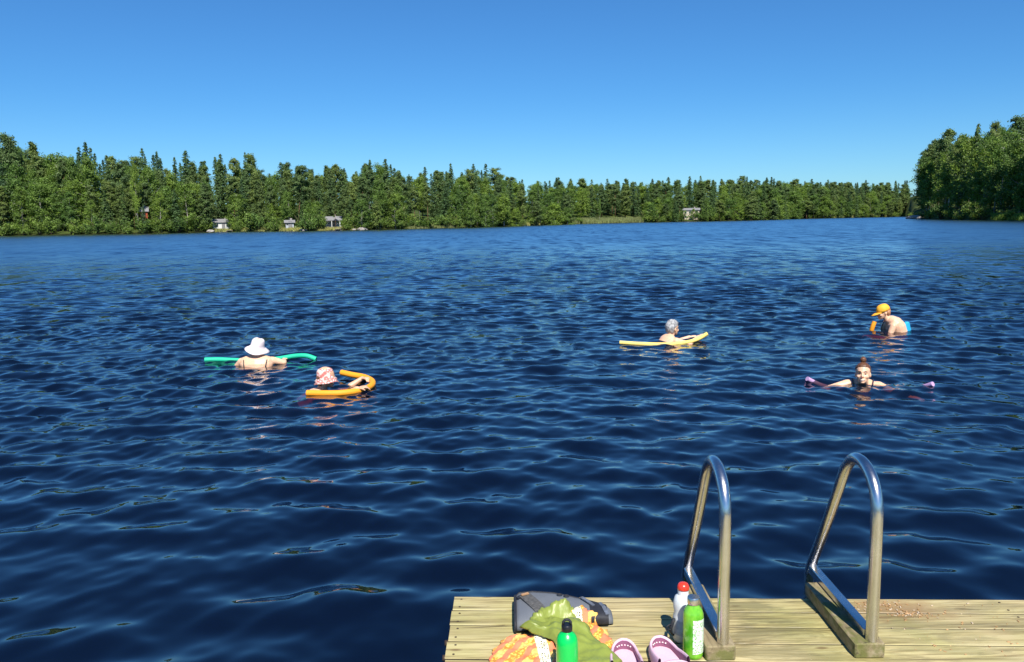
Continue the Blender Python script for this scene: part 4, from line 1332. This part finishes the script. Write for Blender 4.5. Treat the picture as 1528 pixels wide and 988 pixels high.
def person(loc, rz, label, skin, spine, sh, arms, head_at, head_rot, legs, suit=None, extras=None, shrug=1.0):
    """spine: list of (pos, half width, half depth) pelvis -> neck base, all in the person's own frame (+Y ahead, water at z=0)"""
    mb = MB()
    def ringsof(sp, k=1.0, ex=0.0):
        out_ = []
        P_ = [Vector(p) for p, _, _ in sp]
        for i_, (p, w, dd) in enumerate(sp):
            a = P_[max(0, i_ - 1)]; b = P_[min(len(P_) - 1, i_ + 1)]
            t = (b - a).normalized(); f = Vector((1, 0, 0)).cross(t)
            out_.append((P_[i_], Vector((w * k + ex, 0, 0)), f.normalized() * -(dd * k + ex)))
        return out_
    mb.loft(ringsof(spine))
    HM = Matrix.Translation(Vector(head_at)) @ head_rot.to_matrix().to_4x4()
    neck_b = Vector(spine[-1][0])
    limb(mb, [neck_b - Vector((0, 0, .01)), HM @ Vector((0, -.022, .03)), HM @ Vector((0, -.02, .08))], [.058, .054, .05])
    mb.loft(head_rings(), tf=HM)
    hp = MB()
    limb(hp, [(0, .088, .122), (0, .100, .098), (0, .112, .080)], [.008, .010, .0135], 10)
    limb(hp, [(-.012, .094, .077), (.012, .094, .077)], [.009, .009], 8)
    limb(hp, [(-.040, .078, .128), (-.015, .090, .130), (.015, .090, .130), (.040, .078, .128)], [.009, .010, .010, .009], 8)
    for sx in (-1, 1):
        hp.ball((sx * .038, .066, .078), (.026, .026, .024))
        hp.ball((sx * .076, -.006, .092), (.009, .017, .030))
    limb(hp, [(-.022, .086, .040), (0, .094, .037), (.022, .086, .040)], [.0075, .009, .0075], 8)
    hp.ball((0, .078, .012), (.024, .020, .014))
    mb.add([HM @ Vector(v) for v in hp.v], hp.f)
    for arm, side in zip(arms, (-1, 1)):
        S_, E_, W_, hd, hu, cu = arm
        S_, E_, W_ = Vector(S_), Vector(E_), Vector(W_)
        limb(mb, [Vector((side * .06, S_.y, S_.z - .01)), S_], [.058, .056])
        limb(mb, [S_, S_.lerp(E_, .35), E_], [.056, .049, .038])
        limb(mb, [E_, E_.lerp(W_, .35), W_], [.038, .039, .026])
        hand(mb, W_, hd, hu, cu, -side)
    for lg, side in zip(legs, (-1, 1)):
        Hh, K_, An, To = map(Vector, lg)
        limb(mb, [Hh, Hh.lerp(K_, .4), K_], [.092, .084, .056])
        limb(mb, [K_, K_.lerp(An, .35), An], [.054, .056, .036])
        limb(mb, [An, An.lerp(To, .5), To], [.038, .040, .028], 10)
    me = mb.mesh('body_src', [skin])
    tmp = bpy.data.objects.new('tmp', me); COL.objects.link(tmp)
    md = tmp.modifiers.new('r', 'REMESH'); md.mode = 'VOXEL'; md.voxel_size = .0075; md.use_smooth_shade = True
    sm = tmp.modifiers.new('s', 'SMOOTH'); sm.factor = .5; sm.iterations = 2
    dg = bpy.context.evaluated_depsgraph_get()
    me2 = bpy.data.meshes.new_from_object(tmp.evaluated_get(dg))
    bpy.data.objects.remove(tmp); bpy.data.meshes.remove(me)
    me2.materials.clear(); me2.materials.append(skin)
    me2.name = 'person'
    me2.polygons.foreach_set('use_smooth', [True] * len(me2.polygons))
    o = link('person', me2, None, loc, rz)
    tag(o, label, 'person')
    if suit is not None:
        sm_, n0, n1 = suit
        MB().loft(ringsof(spine[n0:n1], 1.0, .010)).build('swimsuit', sm_, o)
    # eyes
    for sx in (-1, 1):
        MB().ball((sx * .031, .0855, .108), (.013, .006, .0036), tf=HM, n=12, m=6).build('eye', M['eye'], o)
    MB().tube([HM @ Vector(p) for p in ((-.022, .0945, .041), (-.009, .0995, .0375), (.009, .0995, .0375), (.022, .0945, .041))], .0034, 8, round_ends=True).build('mouth', M['lip'], o)
    if extras: extras(o, HM)
    return o

def noisy(mb, amp, seed):
    rd = random.Random(seed)
    mb.v = [tuple(Vector(v) * 1 + Vector((rd.uniform(-amp, amp), rd.uniform(-amp, amp), rd.uniform(-amp, amp)))) for v in mb.v]
    return mb

def bucket_hat(o, HM, mat, tilt=(0, 0), brim=.165, z=.135, name='bucket_hat', yo=-.004, band=None):
    T_ = HM @ Matrix.Translation((0, yo, z)) @ Euler((R(tilt[0]), R(tilt[1]), 0)).to_matrix().to_4x4()
    n = 40
    prof = [(.004, .112), (.05, .110), (.072, .100), (.082, .082), (.088, .03), (.092, .0), (.115, -.018), (brim * .85, -.038), (brim, -.052),
            (brim - .002, -.056), (brim * .85, -.043), (.112, -.024), (.088, -.006), (.084, .03), (.076, .08), (.05, .104), (.004, .106)]
    vs = []; fs = []; rd = random.Random(3)
    ph = rd.uniform(0, 6)
    for i_, (r_, zz) in enumerate(prof):
        for k in range(n):
            a = 2 * PI * k / n
            wob = 1 + (.035 * math.sin(3 * a + ph) + .02 * math.sin(5 * a)) * max(0, (r_ - .09) / .07)
            dz = .014 * math.sin(2 * a + 1.0) * max(0, (r_ - .09) / .07) + .004 * math.sin(4 * a + zz * 40)
            vs.append(Vector((r_ * wob * math.cos(a), r_ * 1.12 * wob * math.sin(a), zz + dz)))
    for i_ in range(len(prof) - 1):
        for k in range(n):
            j_ = (k + 1) % n
            fs.append((i_ * n + k, i_ * n + j_, (i_ + 1) * n + j_, (i_ + 1) * n + k))
    fs.append(tuple(range(n))); fs.append(tuple(range((len(prof) - 1) * n, len(prof) * n))[::-1])
    h = MB().add([T_ @ v for v in vs], fs).build(name, mat, o)
    if band:
        MB().tube([T_ @ Vector((.093 * math.cos(a), .093 * 1.12 * math.sin(a), .008)) for a in [2 * PI * q / 32 for q in range(33)]], .004, 6, flat=.6).build('hat_band', band, h)
    return h

def heading(dx, dy): return math.atan2(-dx, dy)       # +Y local turned to (dx, dy)

LEGS_DOWN = lambda z, y=0.0: [((s * .09, y, z), (s * .12, y + .12, z - .42), (s * .12, y - .16, z - .76), (s * .12, y - .06, z - .92)) for s in (-1, 1)]
def spine_up(zn, lean=0.0, yn=0.0):
    """upright trunk; zn = height of the neck base, lean = backward offset of the pelvis"""
    L = [(.56, .13, .09), (.50, .170, .112), (.40, .150, .105), (.30, .135, .098), (.20, .155, .110), (.12, .172, .115), (.06, .176, .095), (.025, .15, .075), (-.01, .075, .055)]
    return [((0, yn - lean * (d / .5), zn - d), w, dd) for d, w, dd in L]

# 1: back view, white bucket hat, on the green noodle
def ex1(o, HM):
    bucket_hat(o, HM, M['white_cloth'], (10, 10), .160, .115, 'sun_hat', band=None)
    for sx in (-1, 1):
        MB().tube([(sx * .15, .10, .02), (sx * .155, .055, .12), (sx * .158, -.005, .142), (sx * .156, -.085, .105), (sx * .145, -.132, .03), (sx * .13, -.140, -.06)], .013, 8, flat=.6).build('shoulder_strap', M['dark'], o)
    hh = MB().loft([((0, -.052, z), (w, 0, 0), (0, d, 0)) for z, w, d in ((.03, .045, .045), (.06, .062, .05), (.085, .072, .050))], tf=HM)
    hh.build('hair', plain('dark_brown_hair', (.10, .06, .04), .6, 0, .3, 60), o)
person((-3.48, 10.80, -.03), R(2), 'swimmer seen from behind in a white sun hat, arms over a green foam noodle', M['skin_pale'],
       [(p, w * 1.32, d * 1.12) for p, w, d in spine_up(.160, .10)], None,
       [((-.205, 0, .078), (-.335, .06, -.04), (-.27, .28, .02), (.3, 1, .1), (0, 0, 1), .9),
        ((.205, 0, .085), (.350, .04, .045), (.30, .25, .055), (-.1, .9, .1), (0, -.2, 1), 1.1)],
       (0, .01, .165), Euler((R(-6), R(5), R(-6))), LEGS_DOWN(-.34, -.1), suit=(M['teal_fabric'], 1, 5), extras=ex1)

# 2: floral hat, facing right, hands on the bend of the orange noodle
def floral():
    m, t, bs, out = new_mat('floral_cotton')
    v = coords(t)
    vo = N(t, 'ShaderNodeTexVoronoi', Scale=21.0, Randomness=.8); t.links.new(v, vo.inputs['Vector'])
    f = ramp(t, vo.outputs['Distance'], [(0.0, (0.75, 0.55, 0.50)), (0.16, (0.80, 0.74, 0.70)), (0.34, (0.55, 0.15, 0.13)), (0.50, (0.60, 0.20, 0.17)), (0.60, (0.74, 0.58, 0.52))])
    t.links.new(f, bs.inputs['Base Color']); bs.inputs['Roughness'].default_value = .85
    return m
def ex2(o, HM):
    bucket_hat(o, HM, floral(), (14, -4), .128, .105, 'bucket_hat')
    hh = MB().loft([((0, -.045, z), (w, 0, 0), (0, d, 0)) for z, w, d in ((.01, .05, .045), (.05, .068, .06), (.09, .078, .064), (.12, .079, .066))], tf=HM)
    noisy(hh, .003, 2).build('hair', M['brown_hair'], o)
h2 = heading(1.0, .10)
person((-2.20, 9.14, -.02), h2, 'swimmer in a red flowered bucket hat holding the bend of an orange foam noodle', M['skin'],
       [((0, -.60, -.42), .13, .09), ((0, -.54, -.38), .17, .11), ((0, -.44, -.31), .15, .105), ((0, -.34, -.24), .135, .098), ((0, -.24, -.17), .155, .11), ((0, -.16, -.11), .17, .112), ((0, -.09, -.06), .172, .095), ((0, -.05, -.03), .14, .075), ((0, -.02, .0), .075, .055)], None,
       [((-.17, -.05, -.07), (-.19, .22, -.05), (-.26, .43, .075), (.75, .7, .1), (-.1, 0, 1), .7),
        ((.17, -.05, -.07), (.30, .20, -.04), (.315, .42, .072), (-.35, 1, .1), (.1, 0, 1), .7)],
       (0, .02, .045), Euler((R(-10), R(3), 0)), [((s * .09, -.55, -.40), (s * .12, -.85, -.62), (s * .12, -1.20, -.60), (s * .12, -1.32, -.58)) for s in (-1, 1)],
       suit=(M['navy'], 1, 5), extras=ex2)

# 3: short grey hair, looking right and away
def ex3(o, HM):
    hs = [(.030, .060, -.012, -.068), (.055, .073, -.004, -.094), (.090, .082, .004, -.112), (.120, .086, .018, -.120), (.145, .087, .060, -.122), (.168, .086, .094, -.119), (.195, .077, .090, -.108), (.220, .060, .066, -.085), (.238, .034, .034, -.05), (.244, .01, .0, -.02)]
    hb = MB().loft(head_rings(hs), tf=HM)
    noisy(hb, .0055, 4)
    for q in range(80):
        pass
    hb.build('hair', M['grey_hair'], o)
    MB().tube([HM @ Vector(p) for p in ((-.078, -.01, .112), (-.074, .05, .112), (-.05, .098, .110), (0, .108, .112), (.05, .098, .110), (.074, .05, .112), (.078, -.01, .112))], .0028, 6).build('glasses', M['dark'], o)
    for sx in (-1, 1):
        MB().tube([(sx * .10, .09, -.02), (sx * .10, .04, .075), (sx * .10, -.02, .09), (sx * .095, -.085, .05), (sx * .08, -.12, -.04)], .006, 8, flat=.5).build('shoulder_strap', M['dark'], o)
person((2.43, 12.22, 0), heading(.93, .38), 'swimmer with short grey hair and glasses leaning on a yellow foam noodle', M['skin_pale'],
       spine_up(.098, .25), None,
       [((-.165, 0, .03), (-.20, .20, -.06), (-.10, .42, .03), (.25, 1, .1), (0, 0, 1), .7),
        ((.165, 0, .03), (.20, .22, -.03), (.11, .44, .06), (-.15, 1, .25), (0, -.2, 1), .8)],
       (0, .035, .10), Euler((R(-2), 0, R(10))), LEGS_DOWN(-.38, -.2), suit=(M['navy'], 1, 6), extras=ex3)

# 4: orange cap, facing left, rounded back out of the water
def ex4(o, HM):
    T_ = HM @ Matrix.Translation((0, -.006, .128)) @ Euler((R(-8), 0, 0)).to_matrix().to_4x4()
    cp = MB(); rings = []
    for q in range(9):
        a = R(90) * q / 8
        r_ = math.cos(a)
        rings.append(((0, 0, .112 * math.sin(a) ** .9), (max(.088 * r_ ** .7, .006), 0, 0), (0, max(.110 * r_ ** .7, .006), 0)))
    cp.loft(rings, tf=T_)
    c_ = cp.build('cap', M['orange_cap'], o)
    bl = MB(); vs = []; fs = []
    nn = 12
    for zi, dz in ((0, .004), (1, -.002)):
        for rr in (0.0, .5, 1.0):
            for k in range(nn + 1):
                a = R(20) + R(140) * k / nn
                x0, y0 = .084 * math.cos(a), .106 * math.sin(a)
                x = x0 * (1 - .10 * rr); y = y0 + rr * .105 * math.sin((a - R(20)) / R(140) * PI) ** .6
                vs.append(T_ @ Vector((x, y, dz + .008 - .012 * rr - .20 * x * x / .1 * .4)))
    w_ = nn + 1
    for zi in (0, 1):
        for r_ in (0, 1):
            for k in range(nn):
                q = zi * 3 * w_ + r_ * w_ + k
                f_ = (q, q + 1, q + w_ + 1, q + w_)
                fs.append(f_ if zi == 0 else f_[::-1])
    for k in range(nn):
        q = 2 * w_ + k; fs.append((q, q + 1, q + 3 * w_ + 1, q + 3 * w_))
    bl.add(vs, fs).build('brim', M['orange_cap'], c_)
    hh = MB().loft([((0, -.05, z), (w, 0, 0), (0, d, 0)) for z, w, d in ((.04, .055, .046), (.08, .074, .058), (.13, .081, .066))], tf=HM)
    hh.build('hair', plain('ginger_hair', (.50, .24, .12), .6, 0, .3, 60), o)
    MB().tube([(.095, .10, .0), (.10, .075, .10), (.10, .01, .205), (.10, -.07, .185)], .0075, 8, flat=.5).build('shoulder_strap', M['maroon'], o)
person((6.17, 13.00, 0), heading(-.97, .10), 'swimmer in an orange peaked cap facing left with a bare rounded back', M['skin_pale'],
       [((0, -.13, -.42), .15, .11), ((0, -.13, -.36), .19, .14), ((0, -.14, -.26), .17, .140), ((0, -.14, -.14), .170, .150), ((0, -.12, -.03), .185, .160), ((0, -.09, .07), .198, .150), ((0, -.05, .135), .195, .120), ((0, .0, .170), .155, .090), ((0, .04, .195), .078, .060)], None,
       [((-.165, .0, .095), (-.20, .09, -.13), (-.12, .32, -.08), (.2, 1, .2), (0, 0, 1), .7),
        ((.165, .0, .095), (.20, .09, -.13), (.14, .30, -.10), (-.1, 1, .2), (0, 0, 1), .7)],
       (0, .085, .20), Euler((R(-14), 0, R(6))), LEGS_DOWN(-.38, -.2), suit=(M['navy'], 1, 4), extras=ex4)

# 5: woman facing the camera, brown bun, arms spread on the water
def ex5(o, HM):
    hs = [(.040, .050, -.030, -.064), (.070, .070, -.020, -.090), (.100, .078, -.006, -.104), (.130, .0805, .010, -.110), (.150, .0815, .045, -.111), (.172, .0805, .078, -.108), (.190, .074, .083, -.101), (.212, .058, .064, -.082), (.230, .036, .036, -.052), (.240, .012, .004, -.024)]
    hb = noisy(MB().loft(head_rings(hs), tf=HM), .0018, 5).build('hair', M['brown_hair'], o)
    noisy(MB().ball((0, -.02, .262), (.033, .033, .036), tf=HM), .003, 8).build('hair_bun', M['brown_hair'], hb)
    for sx in (-1, 1):
        MB().tube([(sx * .095, .085, -.05), (sx * .100, .066, .0), (sx * .104, .036, .046), (sx * .108, -.01, .066), (sx * .10, -.06, .05)], .015, 8, flat=.5).build('shoulder_strap', M['navy'], o)
        MB().tube([HM @ Vector(p) for p in ((sx * .015, .1005, .133), (sx * .032, .0945, .138), (sx * .046, .082, .132))], .0032, 6, round_ends=True).build('eyebrow', M['brown_hair'], o)
    MB().tube([HM @ Vector(p) for p in ((-.019, .0985, .0405), (0, .1030, .0375), (.019, .0985, .0405))], .0040, 6, flat=.8).build('teeth', M['teeth'], o)
person((3.95, 8.90, -.026), heading(-3.95, -8.6) + R(2), 'smiling woman with brown hair bun facing the camera, arms spread in water', M['skin_pale'],
       [((0, -.42, -.44), .13, .09), ((0, -.38, -.40), .17, .11), ((0, -.30, -.31), .15, .105), ((0, -.22, -.22), .135, .098), ((0, -.14, -.13), .150, .110), ((0, -.07, -.06), .165, .112), ((0, -.02, .0), .166, .090), ((0, .005, .035), .135, .070), ((0, .03, .06), .070, .052)], None,
       [((-.160, -.01, .004), (-.325, .10, -.034), (-.46, .25, -.045), (-.9, .4, .0), (0, 0, 1), .3),
        ((.160, -.01, .006), (.33, .08, -.030), (.45, .22, -.050), (.9, .4, .0), (0, 0, 1), .35)],
       (0, .090, .046), Euler((R(8), R(2), R(-4))), [((s * .09, -.42, -.42), (s * .14, -.72, -.66), (s * .13, -1.08, -.74), (s * .13, -1.2, -.76)) for s in (-1, 1)],
       suit=(M['navy'], 1, 6), extras=ex5)

# ---------------------------------------------------------------- foam noodles
def noodle(pts, mat, label, r=.034, name='foam_noodle', nn=5):
    P_ = catmull(pts, nn)
    mb = MB()
    mb.tube(P_, r, 16, cap=False)
    for a, b in ((P_[0], P_[1]), (P_[-1], P_[-2])):      # end faces with the hollow core
        d = (b - a).normalized()
        mb.tube([a, a + d * .0005], [r, .011], 16, cap=False)
        mb.tube([a + d * .0005, a + d * .05], [.011, .011], 16, cap=True)
    o = mb.build(name, mat, None, True, auto=40)
    return tag(o, label, 'pool noodle')
noodle([(-4.31, 11.11, .030), (-4.11, 11.13, .026), (-3.90, 11.13, .012), (-3.66, 11.13, .00), (-3.45, 11.13, .01), (-3.26, 11.12, .028), (-3.06, 11.12, .058), (-2.88, 11.08, .066), (-2.74, 11.06, .020)], M['foam_green'], 'green foam noodle held by the swimmer in the white bucket hat')
noodle([(-2.30, 8.80, .022), (-2.05, 8.76, .022), (-1.88, 8.78, .022), (-1.72, 8.90, .022), (-1.64, 9.12, .026), (-1.67, 9.36, .034), (-1.80, 9.56, .045), (-1.96, 9.66, .055), (-2.11, 9.75, .07)], M['foam_orange'], 'orange foam noodle bent into a U around the swimmer in the flowered hat', .036)
noodle([(1.62, 11.97, .038), (1.87, 11.92, .024), (2.16, 11.92, .008), (2.45, 11.98, .0), (2.72, 12.12, .012), (2.87, 12.16, .055), (2.99, 12.16, .125)], M['foam_yellow'], 'pale yellow foam noodle under the grey-haired swimmer, its right end raised', .030)
noodle([(3.37, 9.03, .040), (3.44, 9.05, .0), (3.60, 9.10, -.07), (3.85, 9.16, -.13), (4.15, 9.14, -.13), (4.38, 8.98, -.08), (4.52, 8.72, -.015), (4.585, 8.60, .045)], M['foam_purple'], 'purple foam noodle under the smiling woman, only its two ends above water', .027)
noodle([(5.93, 13.02, .150), (5.90, 13.02, .06), (5.885, 13.05, -.06), (5.90, 13.14, -.22)], M['foam_orange'], 'short upright end of an orange foam noodle in front of the swimmer in the cap', .036)
fl = MB(); fl.loft([((0, 0, z), (w, 0, 0), (0, .032, 0)) for z, w in ((-.20, .10), (-.05, .095), (.0, .088), (.06, .066), (.12, .045), (.145, .034), (.152, .014))])
o = fl.build('foam_float', M['foam_blue'], None, True, (6.40, 12.90, 0), R(12))
tag(o, 'light blue foam float sticking up behind the back of the swimmer in the cap', 'float')
